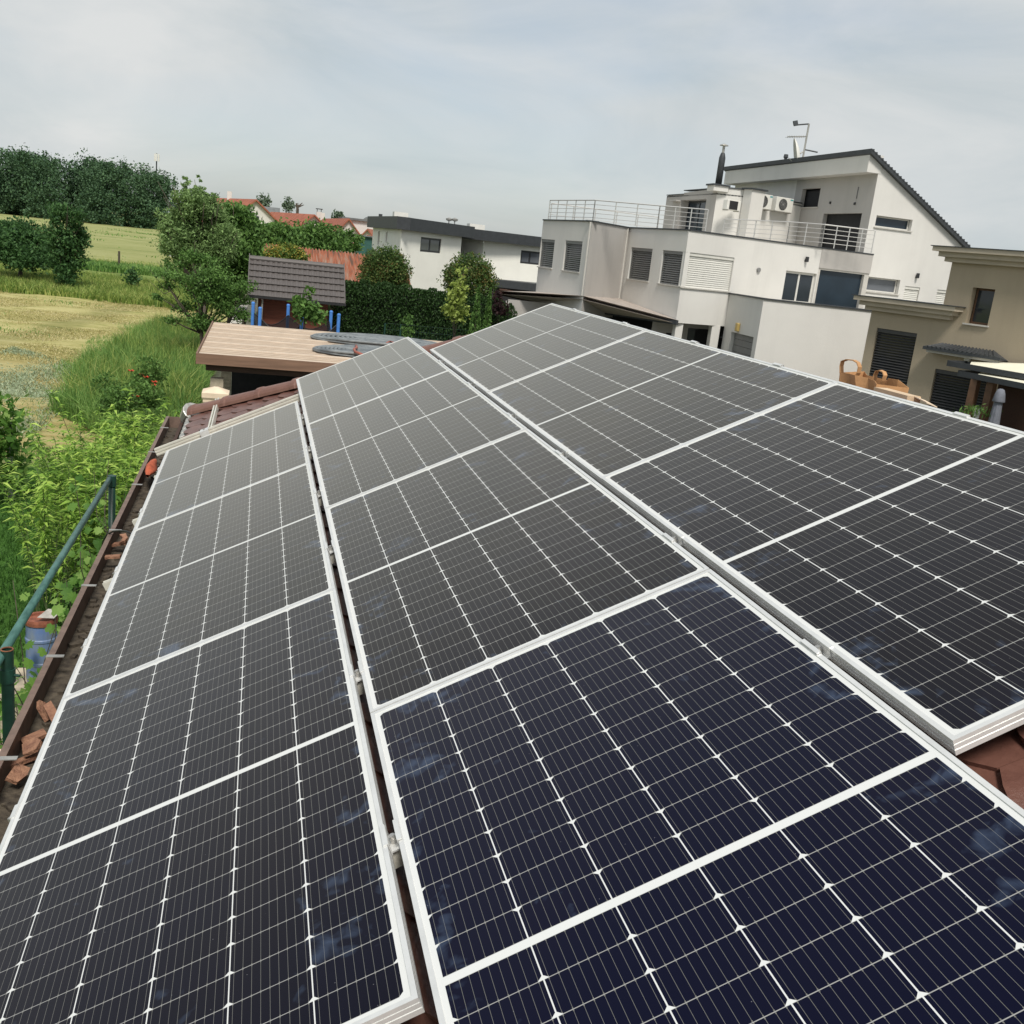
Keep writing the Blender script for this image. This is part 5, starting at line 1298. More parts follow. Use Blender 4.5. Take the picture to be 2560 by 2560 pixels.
# roof hook beside the bare rail
hk = thing('roof_hook', 'steel roof hook bolted to the rail on the tiles near the hip', 'bracket', RP(-0.755, 9.35, -0.1))
mb = MB()
for v in (9.35, 8.75):
    mb.rbox(-0.778, -0.735, v-0.02, v+0.02, -0.125, -0.119); mb.rbox(-0.778, -0.772, v-0.02, v+0.02, -0.119, -0.085); mb.rbox(-0.735, -0.70, v-0.015, v+0.015, -0.128, -0.122)
mb.build('plate', MAT['galv'], hk)
xc = thing('panel_clamp', 'clamp plate where the two bare rails cross on the tiles', 'clamp', RP(-0.80, 8.14, 0), 'panel clamps')
mb = MB(); mb.rbox(-0.835, -0.765, 8.10, 8.19, -0.0245, -0.019); mb.rbox(-0.835, -0.765, 8.08, 8.105, -0.06, -0.019); mb.build('plate', MAT['alu'], xc)
mb = MB(); c = np.array(RP(-0.80, 8.14, -0.019)); mb.tube([c, c+np.array([-SA,0,CA])*0.008], 0.009, 6); mb.build('bolt', MAT['alu_dark'], xc)

def make_clamp(u, v, label):
    c = thing('panel_clamp', label, 'clamp', RP(u, v, 0), 'panel clamps')
    mb = MB(); g = GAP/2
    mb.rbox(u-g-0.009, u-g+0.0025, v-0.038, v+0.038, 0.0012, 0.0045); mb.rbox(u+g-0.0025, u+g+0.009, v-0.038, v+0.038, 0.0012, 0.0045)
    mb.rbox(u-g+0.0006, u-g+0.003, v-0.038, v+0.038, -0.028, 0.0012); mb.rbox(u+g-0.003, u+g-0.0006, v-0.038, v+0.038, -0.028, 0.0012)
    mb.rbox(u-g+0.003, u+g-0.003, v-0.03, v+0.03, -0.028, -0.024)
    mb.build('bridge', MAT['alu'], c)
    mb = MB(); a = np.array(RP(u, v, -0.024)); n = np.array([-SA,0,CA]); mb.tube([a, a+n*0.012], 0.0085, 6); mb.tube([a+n*0.012, a+n*0.020], 0.0065, 12)
    mb.build('bolt', MAT['alu_dark'], c)
for k, v in enumerate(RV[1:]):
    if v < 7.5: make_clamp(-GAP/2, v, '%s mid clamp in the gap between the eave row and the middle row' % ORD[k])
for k, v in enumerate(RV[1:]):
    make_clamp(PW+GAP/2, v, '%s mid clamp in the gap between the middle row and the ridge row' % ORD[k])
def end_clamp(u, sgn, v, label):
    c = thing('panel_clamp', label, 'clamp', RP(u, v, 0), 'panel clamps')
    mb = MB(); 
    a, b = sorted((u-sgn*0.009, u+sgn*0.0045)); mb.rbox(a, b, v-0.035, v+0.035, 0.0012, 0.0045)
    a, b = sorted((u+sgn*0.001, u+sgn*0.0045)); mb.rbox(a, b, v-0.035, v+0.035, -0.034, 0.0012)
    a, b = sorted((u+sgn*0.0045, u+sgn*0.030)); mb.rbox(a, b, v-0.035, v+0.035, -0.034, -0.030)
    mb.build('plate', MAT['alu'], c)
    mb = MB(); a = np.array(RP(u+sgn*0.018, v, -0.030)); n = np.array([-SA,0,CA]); mb.tube([a, a+n*0.02], 0.008, 6); mb.build('bolt', MAT['alu_dark'], c)
for k, v in enumerate(RV[2:]):
    end_clamp(2*PW+GAP, 1, v, '%s end clamp on the ridge edge of the panels' % ORD[k])
for k, v in enumerate(RV[1:]):
    end_clamp(-PW-GAP, -1, v, '%s end clamp on the gutter edge of the panels' % ORD[k])

# ------------------------------------------------------------------ bits lying in the gutter
def shard(px, py, z, pts, label, rx, ry, rz, th=0.016, curve=0.0, grp='broken tile pieces in the gutter'):
    c = at_z(px, py, z)
    o = thing('tile_shard', label, 'broken tile', c, grp)
    Rm = Matrix.Rotation(rad(rz), 3, 'Z') @ Matrix.Rotation(rad(ry), 3, 'Y') @ Matrix.Rotation(rad(rx), 3, 'X')
    pts = [(a_*0.85, b_*0.85) for a_, b_ in pts]; n = len(pts); top = []; bot = []
    for (x, y) in pts:
        zz = curve*(x*x)*20
        top.append(np.array(Rm @ Vector((x, y, zz+th))) + c); bot.append(np.array(Rm @ Vector((x, y, zz))) + c)
    mb = MB(); mb.add(top+bot, [tuple(range(n)), tuple(range(2*n-1, n-1, -1))]+[(i, n+i, n+(i+1)%n, (i+1)%n) for i in range(n)])
    mb.build('piece', MAT['terracotta'], o)
shard(82, 1868, -0.78, [(-.042,-.04),(.018,-.052),(.046,-.008),(.024,.04),(-.036,.036)], 'five sided tile shard, palest one in the near gutter', 8, -28, 15)
shard(108, 1780, -0.80, [(-.035,-.05),(.03,-.045),(.035,.03),(0,.06),(-.03,.03)], 'upright pair-like tile shard leaning on the gutter wall', 50, 10, 70)
shard(126, 1783, -0.78, [(-.02,-.06),(.025,-.05),(.03,.05),(-.01,.045)], 'narrow tile shard against the near panel frame', 35, -20, 30)
shard(85, 1848, -0.81, [(-.06,-.02),(.05,-.03),(.06,.02),(-.05,.03)], 'flat reddish tile shard behind the palest shard', 4, -10, 40)
shard(40, 1940, -0.80, [(-.026,-.055),(.024,-.05),(.04,0),(.032,.048),(-.028,.04)], 'curved tile shard nearest to the camera in the gutter', 10, 25, -10, curve=0.6)
shard(62, 1905, -0.83, [(-.07,-.012),(.06,-.02),(.07,.015),(-.06,.02)], 'thin dark tile sliver lying under the palest shard', 0, -8, 35)
shard(282, 1395, -0.77, [(-.05,-.02),(.05,-.025),(.055,.02),(-.05,.022)], 'small brick coloured tile strip across the gutter', 0, -6, 0)
shard(305, 1350, -0.76, [(-.035,-.06),(.01,-.05),(.04,-.015),(.045,.05),(.0,.06),(.01,.0)], 'hooked tile shard below the black cable', 10, -12, 20)
shard(300, 1362, -0.79, [(-.05,-.03),(.05,-.02),(.045,.03),(-.045,.02)], 'tile shard lying under the hooked one', 5, -15, -15)
p = at_z(378, 1175, -0.72)
rg = thing('rag', 'crumpled orange rag in the gutter beside the far eave panel', 'cloth', p)
mb = MB(); base = 0
for j in range(7):
    for k in range(12):
        t = 2*math.pi*k/12; u_ = j/6; r_ = (0.055*math.sin(math.pi*(0.08+0.84*u_)))*(1+0.25*math.sin(3*t+j)); mb.v.append((p[0]+r_*math.cos(t)*0.8, p[1]-0.28+0.56*u_, p[2]+r_*math.sin(t)*0.8+0.02))
for j in range(6):
    for k in range(12): mb.f.append((j*12+k, j*12+(k+1)%12, (j+1)*12+(k+1)%12, (j+1)*12+k)); mb.mi.append(0)
mb.build('cloth', MAT['rag'], rg, smooth=True)
cb = thing('cable', 'black cable looping from under the panels over the gutter', 'cable', at_z(300, 1328, -0.7))
pts = [at_z(330, 1335, -0.60), at_z(318, 1329, -0.62), at_z(300, 1327, -0.66), at_z(284, 1328, -0.70), at_z(268, 1336, -0.74), at_z(258, 1352, -0.85), at_z(254, 1375, -1.05), at_z(262, 1400, -1.3)]
mb = MB(); mb.tube(pts, 0.006, 8); mb.build('cord', MAT['black'], cb, smooth=True)

# ------------------------------------------------------------------ paper bag and batten behind the ridge row
def bag():
    XB = 2.13
    q = lambda x, y, X=XB: at_x(*q5(x, y), X)
    c = q(700, 1080)
    o = thing('paper_bag', 'brown paper carrier bag with two stiff handles behind the panel edge', 'bag', (c[0]+0.1, c[1], c[2]-0.3))
    prof = [q(545,1000), q(590,1008), q(690,1022), q(740,1040), q(800,1062), q(850,1090)]
    mb = MB(); off = np.array([0.13, 0.02, 0.0])
    top = [p for p in prof]; bot = [p-[0,0,0.30] for p in prof]
    n = len(prof)
    crumple = [np.array([0.02*math.sin(i*2.3), 0, 0]) for i in range(n)]
    F = [p+c_ for p, c_ in zip(top, crumple)]; Fb = bot; Bk = [p+off+c_*-1+[0,0,0.012*math.cos(i*1.7)] for i, (p, c_) in enumerate(zip(top, crumple))]; Bb = [p+off for p in bot]
    mid = [(a+b)/2+np.array([0.015*math.sin(i*3.1+1),0,0.01*math.sin(i*5)]) for i, (a, b) in enumerate(zip(F, Fb))]
    v = F+mid+Fb+Bk+Bb
    fs = []
    for i in range(n-1):
        fs += [(i,i+1,n+i+1,n+i),(n+i,n+i+1,2*n+i+1,2*n+i),(3*n+i+1,3*n+i,4*n+i,4*n+i+1)]
    fs += [(0,n,2*n,4*n,3*n),(n-1,3*n+n-1,4*n+n-1,2*n+n-1,n+n-1),tuple(list(range(2*n,3*n))+list(range(5*n-1,4*n-1,-1)))]
    mb.add(v, fs)
    ob = mb.build('body', MAT['paper'], o); md = ob.modifiers.new('solid', 'SOLIDIFY'); md.thickness = 0.002
    def handle(pix, w_, X):
        pts = [q(*p_, X) for p_ in pix]; mb = MB(); nrm = np.array([1.0,0,0])
        vs = []; 
        for i, p_ in enumerate(pts):
            wv = np.array([w_*0.75, w_*0.35, 0.0]); vs += [p_-wv, p_+wv]
        mb.add(vs, [(2*i,2*i+1,2*i+3,2*i+2) for i in range(len(pts)-1)])
        h = mb.build('handle', MAT['paper'], o); md = h.modifiers.new('solid', 'SOLIDIFY'); md.thickness = 0.004
    handle([(558,1005),(558,950),(565,918),(600,906),(650,912),(680,930),(690,960),(682,1000),(668,1025)], 0.016, XB+0.01)
    handle([(806,1065),(812,1020),(825,992),(850,988),(875,1000),(882,1022),(868,1060),(852,1090)], 0.016, XB+0.06)
    # batten lying along the ridge
    a = q(850, 1112, 2.12); b = q(1105, 1178, 2.12); e = q(1200, 1212, 2.12)
    t = thing('batten', 'pale wooden batten lying along the ridge beside the paper bag', 'batten', (a+b)/2)
    mb = MB(); mb.beam(a-[0,0,0.018], b-[0,0,0.018], 0.06, 0.035); mb.build('board', MAT['batten'], t)
    t = thing('packing_sheet', 'folded pale cardboard strip at the near end of the batten', 'cardboard', b)
    mb = MB(); mb.prism([b-[0,0,.0], e-[0,0,.006], e+[0.05,0,-.02], b+[0.05,0,-.012]], (0,0,-0.004)); mb.build('sheet', MAT['cap'], t)
bag()

# ------------------------------------------------------------------ flat canopy with hose coils, pillar, gate pillar cap
def canopy():
    z = -1.3; x0, x1, y0, y1 = -1.43, 7.2, 20.25, 27.1
    o = thing('carport', 'flat garden canopy roofed with beige sheets on block pillars', 'canopy', ((x0+x1)/2, (y0+y1)/2, G))
    m, nt, b = newmat('beige_sheet'); 
    tc = N_(nt,'ShaderNodeTexCoord'); mp = N_(nt,'ShaderNodeMapping',{'Scale':(0.7,9,1)}); nt.links.new(tc.outputs['Object'], mp.inputs[0])
    n = N_(nt,'ShaderNodeTexNoise',{'Scale':1.6,'Detail':6}); nt.links.new(mp.outputs[0], n.inputs['Vector'])
    r = N_(nt,'ShaderNodeValToRGB'); r.color_ramp.elements[0].position=0.32; r.color_ramp.elements[0].color=(0.34,0.245,0.17,1); r.color_ramp.elements[1].position=0.68; r.color_ramp.elements[1].color=(0.47,0.36,0.265,1)
    nt.links.new(n.outputs['Fac'], r.inputs[0]); nt.links.new(r.outputs[0], b.inputs['Base Color']); b.inputs['Roughness'].default_value = 0.75
    mb = MB(); mb.box(x0, x1, y0, y1, z-0.05, z); rf = mb.build('roof', m, o)
    mb = MB(); yy = y0+0.12; k = 0
    while yy < y1:
        mb.box(x0+0.02, x1, yy-0.028, yy+0.028, z+0.001, z+0.03)
        for d in (0.25, 0.5, 0.75):
            if yy+d < y1: mb.box(x0+0.02, x1, yy+d-0.012, yy+d+0.012, z+0.001, z+0.012)
        yy += 1.02
    mb.build('rib', MAT['batten'] if False else mat('pale_ribs',(0.62,0.53,0.43),0.7,0,0.1,3), rf)
    mb = MB(); mb.box(x0-0.03, x1, y0-0.035, y0-0.005, z-0.17, z+0.035); mb.box(x0-0.035, x0-0.005, y0-0.005, y1, z-0.17, z+0.035); mb.build('fascia', MAT['wood_brown'], o)
    mb = MB(); mb.box(x0+0.15, x1, y0+0.1, y0+0.24, z-0.30, z-0.052); mb.box(x0+0.15, x0+0.29, y0+0.24, y1-0.1, z-0.28, z-0.052); mb.build('beam', MAT['wood_dark'], o)
    for (px_, py_) in ((x0+0.36, y0+0.35), (x0+0.36, y1-0.4)):
        mb = MB()
        for i in range(12):
            zz = G+i*0.185
            if zz+0.18 > z-0.3: break
            mb.box(px_-0.125, px_+0.125, py_-0.125, py_+0.125, zz, zz+0.181)
        mb.build('pillar', MAT['block'], o, bevel=0.008)
    mb = MB(); mb.box(x0+0.5, x1, y1-0.5, y1-0.4, G, z-0.06); mb.box(x1-0.2, x1-0.1, y0+0.3, y1-0.5, G, z-0.06); mb.build('shade_walls', MAT['shade'], o)  # near-black walls added so the space under the canopy looks dark
    # blue plastic chairs/covers in the dark below: two stacked chairs
    for i, (cx, cy) in enumerate(((0.35, 22.0), (0.95, 22.3))):
        c = thing('stacked_chairs', ['left one of two blue plastic chair stacks in the dark under the canopy', 'right one of two blue plastic chair stacks in the dark under the canopy'][i], 'chairs', (cx,cy,G), 'blue chair stacks under the canopy')
        mb = MB()
        for k in range(5): mb.box(cx-.22, cx+.22, cy-.22, cy+.22, G+0.42+k*0.07, G+0.46+k*0.07); mb.box(cx-.22, cx+.22, cy+.2, cy+.24, G+0.46+k*0.07, G+0.95+k*0.07)
        mb.build('seat', MAT['blue_foam'], c)
        for sx in (-.19,.19):
            for sy in (-.19,.19): l = MB(); l.box(cx+sx-.02,cx+sx+.02,cy+sy-.02,cy+sy+.02,G,G+0.42); l.build('leg', MAT['blue_foam'], c)
    # dark hoop (tyre of a wheelbarrow) edge under the canopy
    # grey hose coils (solar heating mats) on the roof
    zc = z+0.035
    for i, (q, rx, ry, lab) in enumerate((((955,857), 1.75, 1.02, 'larger grey coiled solar hose mat, lying far back on the canopy roof'), ((930,886), 1.30, 0.80, 'smaller grey coiled solar hose mat, lying at the front of the canopy roof'))):
        c = at_z(*q, zc); h = thing('hose_mat', lab, 'hose mat', c, 'hose mats on the canopy roof')
        mb = MB(); pts = []; n = 260
        for k in range(n):
            t = k/n; a = t*2*math.pi*13; rr = 0.12+0.88*t; pts.append((c[0]+rx*rr*math.cos(a), c[1]+ry*rr*math.sin(a), zc+0.03+0.025*(1+math.sin(a*2+k*0.02))*rr)) 
        mb.tube(pts, 0.036, 6); mb.build('coil', MAT['mat_grey'], h, smooth=True)
        mb = MB(); ring = [(c[0]+rx*1.0*math.cos(t), c[1]+ry*math.sin(t), zc) for t in np.linspace(0,2*math.pi,40)[:-1]]; mb.prism(ring, (0,0,0.03)); mb.build('backing', MAT['mat_grey'], h)
        if i == 1:
            pts = [at_z(912, 889, zc+0.1), at_z(888, 879, zc+0.12), at_z(885, 873, zc+0.12), at_z(892, 869, zc+0.12), at_z(890, 864, zc+0.1)]
            mb = MB(); mb.tube(pts, 0.028, 8); mb.build('hose', MAT['hose_red'], h, smooth=True)
        else:
            pts = [at_z(966, 858, zc+0.1), at_z(975, 854, zc+0.12), at_z(985, 857, zc+0.12), at_z(990, 862, zc+0.1)]
            mb = MB(); mb.tube(pts, 0.026, 8); mb.build('hose', MAT['hose_red'], h, smooth=True)
    # gate pillar with a moulded pyramid cap, between garage and canopy
    d = 13.2; ct = at_d(540, 967, d); cl = at_d(501, 985, d); cr = at_d(585, 985, d); w_ = np.linalg.norm(cr-cl)/2*0.80
    zt_ = ct[2]; zc2 = (cl[2]+cr[2])/2; cx, cy = ct[0], ct[1]
    gp = thing('gate_pillar', 'cream pillar with a moulded pyramid cap behind the hip tiles', 'pillar', (cx,cy,G))
    s = w_
    def sq(r, z): return [(cx-r,cy-r,z),(cx+r,cy-r,z),(cx+r,cy+r,z),(cx-r,cy+r,z)]
    prof = [(s*0.72, zc2-0.20), (s*0.76, zc2-0.13), (s*0.90, zc2-0.09), (s*0.90, zc2-0.06), (s, zc2-0.03), (s, zc2+0.03), (s*0.14, zt_), ]
    mb = MB(); v = []
    for r_, z_ in prof: v += sq(r_, z_)
    fs = [tuple(range(3,-1,-1)), tuple(range(4*(len(prof)-1), 4*len(prof)))]
    for i in range(len(prof)-1):
        for k in range(4): fs.append((4*i+k, 4*i+(k+1)%4, 4*i+4+(k+1)%4, 4*i+4+k))
    mb.add(v, fs); mb.build('cap', MAT['cap'], gp)
    mb = MB(); mb.box(cx-s*0.68, cx+s*0.68, cy-s*0.68, cy+s*0.68, G, zc2-0.20); mb.build('shaft', MAT['block'], gp)
canopy()

# ------------------------------------------------------------------ garden shed with metal tile roof
def garden_shed():
    yE, yR = 37.6, 39.1
    tl, tr = at_y(*q2(150,392), yR), at_y(*q2(697,462), yR); bl, br = at_y(*q2(152,622), yE), at_y(*q2(735,682), yE)
    zR, zE = (tl[2]+tr[2])/2, (bl[2]+br[2])/2; xl = (tl[0]+bl[0])/2; xr_ = (tr[0]+br[0])/2+0.05
    o = thing('shed', 'red brown garden shed with grey metal tile roof behind the trampoline', 'shed', ((xl+xr_)/2, yR, G))
    sl = np.array([0, yR-yE, zR-zE]); Ls = np.linalg.norm(sl); sl /= Ls; nn = np.array([0, -sl[2], sl[1]])
    rows, nw = 6, 18; mb = MB(); res = 8
    for k in range(rows):
        s0, s1 = Ls*k/rows, Ls*(k+1)/rows
        for i in range(nw*res):
            x0 = xl+(xr_-xl)*i/(nw*res); x1 = xl+(xr_-xl)*(i+1)/(nw*res)
            w0 = 0.018*math.cos(2*math.pi*i/res); w1 = 0.018*math.cos(2*math.pi*(i+1)/res)
            def P(x, s, h): return np.array([x, yE, zE])+sl*s+nn*h
            a, b_, c, d = P(x0,s0-w0,w0+0.05), P(x1,s0-w1,w1+0.05), P(x1,s1,w1+0.0), P(x0,s1,w0+0.0)
            e, f_ = P(x0,s0-w0,w0-0.0), P(x1,s0-w1,w1-0.0)
            mb.add([a,b_,c,d,e,f_], [(0,1,2,3),(4,5,1,0)])
    rf = mb.build('roof', MAT['brown_metal'], o)
    mb = MB(); mb.add([(xl,yR,zR+.03),(xr_,yR,zR+.03),(xr_,yR+1.5,zE),(xl,yR+1.5,zE)], [(0,3,2,1)]); mb.build('rear_slope', MAT['brown_metal'], rf)
    mb = MB(); mb.tube([(xl-0.02,yR,zR+0.01),(xr_+0.02,yR,zR+0.01)], 0.11, 10); mb.build('ridge_cap', MAT['brown_metal'], rf)
    mb = MB()
    for x in (xl-0.03, xr_+0.0):
        mb = MB(); mb.add([(x,yE-0.02,zE-.06),(x+.03,yE-0.02,zE-.06),(x+.03,yR,zR+.05),(x,yR,zR+.05),(x,yE-.02,zE+.09),(x+.03,yE-.02,zE+.09),(x+.03,yR,zR+.18),(x,yR,zR+.18)], [(0,1,2,3),(4,7,6,5),(0,4,5,1),(1,5,6,2),(3,2,6,7),(0,3,7,4)])
        mb.build('verge_trim', MAT['brown_metal'], rf)
    mb = MB(); mb.box(xl, xr_+0.05, yE-0.08, yE-0.02, zE-0.06, zE+0.02); mb.build('gutter', MAT['shade'], rf)
    mb = MB(); yw = yE+0.55; mb.box(xl+0.35, xr_-0.55, yw, yR+1.0, G, zE+0.15)
    zg = zR-0.25
    mb.add([(xl+.35,yw,zE+.15),(xl+.35,yR+1,zE+.15),(xl+.35,yR,zg),(xr_-.55,yw,zE+.15),(xr_-.55,yR+1,zE+.15),(xr_-.55,yR,zg)], [(0,1,2),(3,5,4)])
    mb.build('wall', MAT['wood_red'], o)
    for x in (xl+0.28, xl+0.5): mb = MB(); mb.tube([(x,yE+0.1,zE-0.1),(x-.03,yE+0.12,G)], 0.035, 6); mb.build('post', MAT['galv'], o)
    return (xl, xr_, yE, zE)
garden_shed()

# ------------------------------------------------------------------ trampoline
def trampoline():
    o = thing('trampoline', 'trampoline with blue foam poles and sagging black net before the shed', 'trampoline', (1.0, 33.5, G))
    def q6(x, y): return 600+x/6.44, 620+y/6.44
    fr = [((325,985),32.6), ((998,1090),32.2), ((1592,1090),32.9)]; bk = [((212,900),34.6), ((778,935),35.2), ((1468,1040),34.8)]
    pts = {}
    for i, (q, y) in enumerate(fr+bk):
        t = at_y(*q6(*q), y); mb = MB(); mb.tube([(t[0],t[1],G+0.7),(t[0],t[1],t[2])], 0.055, 10); mb.lathe((t[0],t[1],t[2]), [(0.06,0),(0.06,0.04),(0.03,0.07)], 10)
        pl = mb.build('pole', MAT['blue_foam'], o, smooth=False); pts[i] = t
        mb = MB(); mb.tube([(t[0],t[1],G),(t[0],t[1],G+0.7)], 0.03, 8); mb.build('leg', MAT['galv'], o)
    c = np.mean([pts[i] for i in pts], 0); order = sorted(pts, key=lambda i: math.atan2(pts[i][1]-c[1], pts[i][0]-c[0]))
    mb = MB()
    for k in range(6):
        a, b = pts[order[k]], pts[order[(k+1)%6]]; n = 8
        for j in range(n):
            t0, t1 = j/n, (j+1)/n; A, B = a+(b-a)*t0, a+(b-a)*t1
            s0 = 0.30+0.35*math.sin(math.pi*t0); s1 = 0.30+0.35*math.sin(math.pi*t1)
            A = A+(c-A)*[.04,.04,0]; B = B+(c-B)*[.04,.04,0]
            mb.add([(A[0],A[1],G+0.75),(B[0],B[1],G+0.75),(B[0],B[1],B[2]-s1),(A[0],A[1],A[2]-s0)], [(0,1,2,3)])
    mb.build('net', MAT['net'], o)
    mb = MB()
    for k in range(6):
        a, b = pts[order[k]], pts[order[(k+1)%6]]; P = [a+(b-a)*t-np.array([0,0,0.30+0.35*math.sin(math.pi*t)]) for t in np.linspace(0,1,9)]; P = [p_+(c-p_)*[.04,.04,0] for p_ in P]; mb.tube(P, 0.012, 5)
    mb.build('net_cord', MAT['black'], o)
    mb = MB(); ring = [(pts[k][0],pts[k][1],G+0.78) for k in order]; mb.prism([np.array(p_) for p_ in ring], (0,0,0.04)); mb.build('bed', MAT['black'], o)
trampoline()

# ------------------------------------------------------------------ old shed with orange corrugated roof
def orange_shed():
    yR, yE = 50.0, 46.2
    a, b = at_y(*q2(215,303), yR), at_y(*q2(1085,408), yR); c, d = at_y(*q2(715,528), yE), at_y(*q2(1120,572), yE)
    zR, zE = (a[2]+b[2])/2, (c[2]+d[2])/2; x0, x1 = a[0], (b[0]+d[0])/2
    o = thing('shed', 'old shed with streaked orange corrugated roof behind the garden shed', 'shed', ((x0+x1)/2, yR, G))
    m, nt, bs = newmat('streaked_orange_roof'); tc = N_(nt,'ShaderNodeTexCoord'); mp = N_(nt,'ShaderNodeMapping',{'Scale':(5.2,0.35,0.35)}); nt.links.new(tc.outputs['Object'], mp.inputs[0])
    n = N_(nt,'ShaderNodeTexNoise',{'Scale':1.5,'Detail':4}); nt.links.new(mp.outputs[0], n.inputs['Vector']); r = N_(nt,'ShaderNodeValToRGB')
    r.color_ramp.elements[0].position=0.36; r.color_ramp.elements[0].color=(0.14,0.085,0.06,1); r.color_ramp.elements[1].position=0.52; r.color_ramp.elements[1].color=(0.36,0.115,0.055,1); e_ = r.color_ramp.elements.new(0.68); e_.color=(0.34,0.25,0.19,1)
    nt.links.new(n.outputs['Fac'], r.inputs[0]); nt.links.new(r.outputs[0], bs.inputs['Base Color']); bs.inputs['Roughness'].default_value=0.85
    mb = MB(); n_ = 44; res = 6
    for i in range(n_*res):
        xa = x0+(x1-x0)*i/(n_*res); xb = x0+(x1-x0)*(i+1)/(n_*res); ha = 0.045*math.cos(2*math.pi*i/res); hb = 0.045*math.cos(2*math.pi*(i+1)/res)
        mb.add([(xa,yE,zE+ha),(xb,yE,zE+hb),(xb,yR,zR+hb),(xa,yR,zR+ha)], [(0,1,2,3)])
        mb.add([(xa,yR,zR+ha),(xb,yR,zR+hb),(xb,yR+3.5,zE+hb),(xa,yR+3.5,zE+ha)], [(0,1,2,3)])
    mb.build('roof', m, o)
    mb = MB(); mb.box(x0+0.15, x1-0.2, yE+0.3, yR+3.2, G, zE); mb.add([(x0+.15,yE+.3,zE),(x0+.15,yR+3.2,zE),(x0+.15,yR,zR-.1),(x1-.2,yE+.3,zE),(x1-.2,yR+3.2,zE),(x1-.2,yR,zR-.1)], [(0,1,2),(3,5,4)]); mb.build('wall', MAT['wood_dark'], o)
orange_shed()

# ------------------------------------------------------------------ boundary wall, green fence
def bounds():
    mb = MB(); a = at_z(577, 812, -2.55); b = at_z(603, 762, -2.55)
    o = thing('wall', 'low pale block wall running back beside the small shed', 'wall', (a[0],a[1],G))
    A = np.array([-1.62, 27.5]); 
    mb.beam((a[0]+0.15,a[1],(G-2.62)/2), (b[0]+0.1,b[1],(G-2.62)/2), 0.3, -2.62-G); mb.build('blocks', MAT['block'], o)
    mb = MB(); mb.beam((a[0]+0.15,a[1],-2.59), (b[0]+0.1,b[1],-2.59), 0.42, 0.06); mb.build('coping', MAT['concrete'], o)
    f = thing('fence', 'green wire mesh fence on thin posts in front of the hedge', 'fence', (5, 38.5, G))
    yF = 38.2; zt = at_y(*q2(1068,800), yF)[2]; xs = [4.3, at_y(*q2(1068,800), yF)[0], 9.2]
    for x in xs: mb = MB(); mb.tube([(x,yF,G),(x,yF,zt)], 0.035, 8); mb.build('post', MAT['green_post'], f)
    mb = MB()
    for k in range(9): z = G+0.1+(zt-0.1-G)*k/8; mb.tube([(4.3,yF,z),(9.2,yF,z)], 0.004, 4)
    for k in range(50): x = 4.3+4.9*k/49; mb.tube([(x,yF,G),(x,yF,zt-0.05)], 0.0035, 4)
    mb.build('mesh_panel', MAT['green_post'], f)
bounds()

# ------------------------------------------------------------------ hedge, garden trees
def hedge():
    o = thing('hedge', 'tall dark green thuja hedge with jagged top before the white house', 'hedge', (6, 41.3, G))
    pts = []; y = 41.2
    a = at_y(856, 704, y); b = at_y(1098, 724, y); c = at_y(1235, 760, y)
    n = 34; xs = np.linspace(a[0]-0.2, c[0]+0.6, n)
    for i, x in enumerate(xs):
        zt = np.interp(x, [a[0], b[0], c[0]], [a[2], b[2]+0.1, c[2]+0.15])+random.uniform(-0.22, 0.12); k = 3000
        t = rng.random((k,1))**0.8; z = G+(zt-G)*t; r = 0.52*np.clip((1.02-t)*7,0,1)**0.6
        ang = rng.random((k,1))*2*math.pi; rr = r*(0.65+0.4*rng.random((k,1)))
        pts.append(np.concatenate([x+rr*np.cos(ang)*0.8, y+rr*np.sin(ang), z], 1))
    C = np.concatenate(pts)
    link('foliage', quads_mesh('foliage', leaf_quads(C, 0.095, 2.2, up=np.array([0,0,1.1])), LM['hedge']), o)
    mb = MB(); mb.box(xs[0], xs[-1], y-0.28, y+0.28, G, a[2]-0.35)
    mb.build('shade_fill', MAT['shade'], o)  # solid near-black box, its colour standing in for shade inside the hedge
    for x in xs[::2]: pass
hedge()
def globe(px_, py_, r_px, d, label, lm, n=2600, squash=1.0, stem=True, rz=None):
    c = at_d(px_, py_, d); r = pxr(r_px, d)
    make_tree('globe_tree', label, 'tree', (c[0],c[1],G), [(c[0],c[1],c[2],r,r,(rz or r)*squash)], int(n*3.2), 0.11, LM[lm], r0=0.06, clump=0.15, shell=0.62, per=16, fork=0.9)
globe(962, 682, 56, 44, 'round clipped globe tree standing before the white wall, left of the lime tree', 'globe', 3600)
globe(1175, 700, 58, 44.5, 'globe tree with reddish shoots right behind the lime tree', 'globe', 3400)
globe(1130, 690, 18, 45.5, 'small globe tree tucked between the red-tipped one and the white wall', 'globe', 700)
globe(717, 648, 44, 42.5, 'yellow tipped globe tree peeping over the grey shed roof', 'yellow', 2400, 0.75)
c = at_d(1142, 745, 31); 
make_tree('young_tree', 'young lime green tree on a thin stem before the hedge', 'tree', (c[0]+0.05, c[1], G),
          [(c[0]+0.03,c[1],c[2]+0.62,0.15,0.15,0.42),(c[0],c[1],c[2]+0.12,0.27,0.26,0.4),(c[0]+0.02,c[1],c[2]-0.35,0.34,0.32,0.36),(c[0]-0.10,c[1],c[2]-0.5,0.25,0.25,0.25)], 900, 0.12, LM['lime'], r0=0.03, clump=0.3, per=8, fork=0.7, aspect=1.5)
c = at_d(762, 770, 31.5)
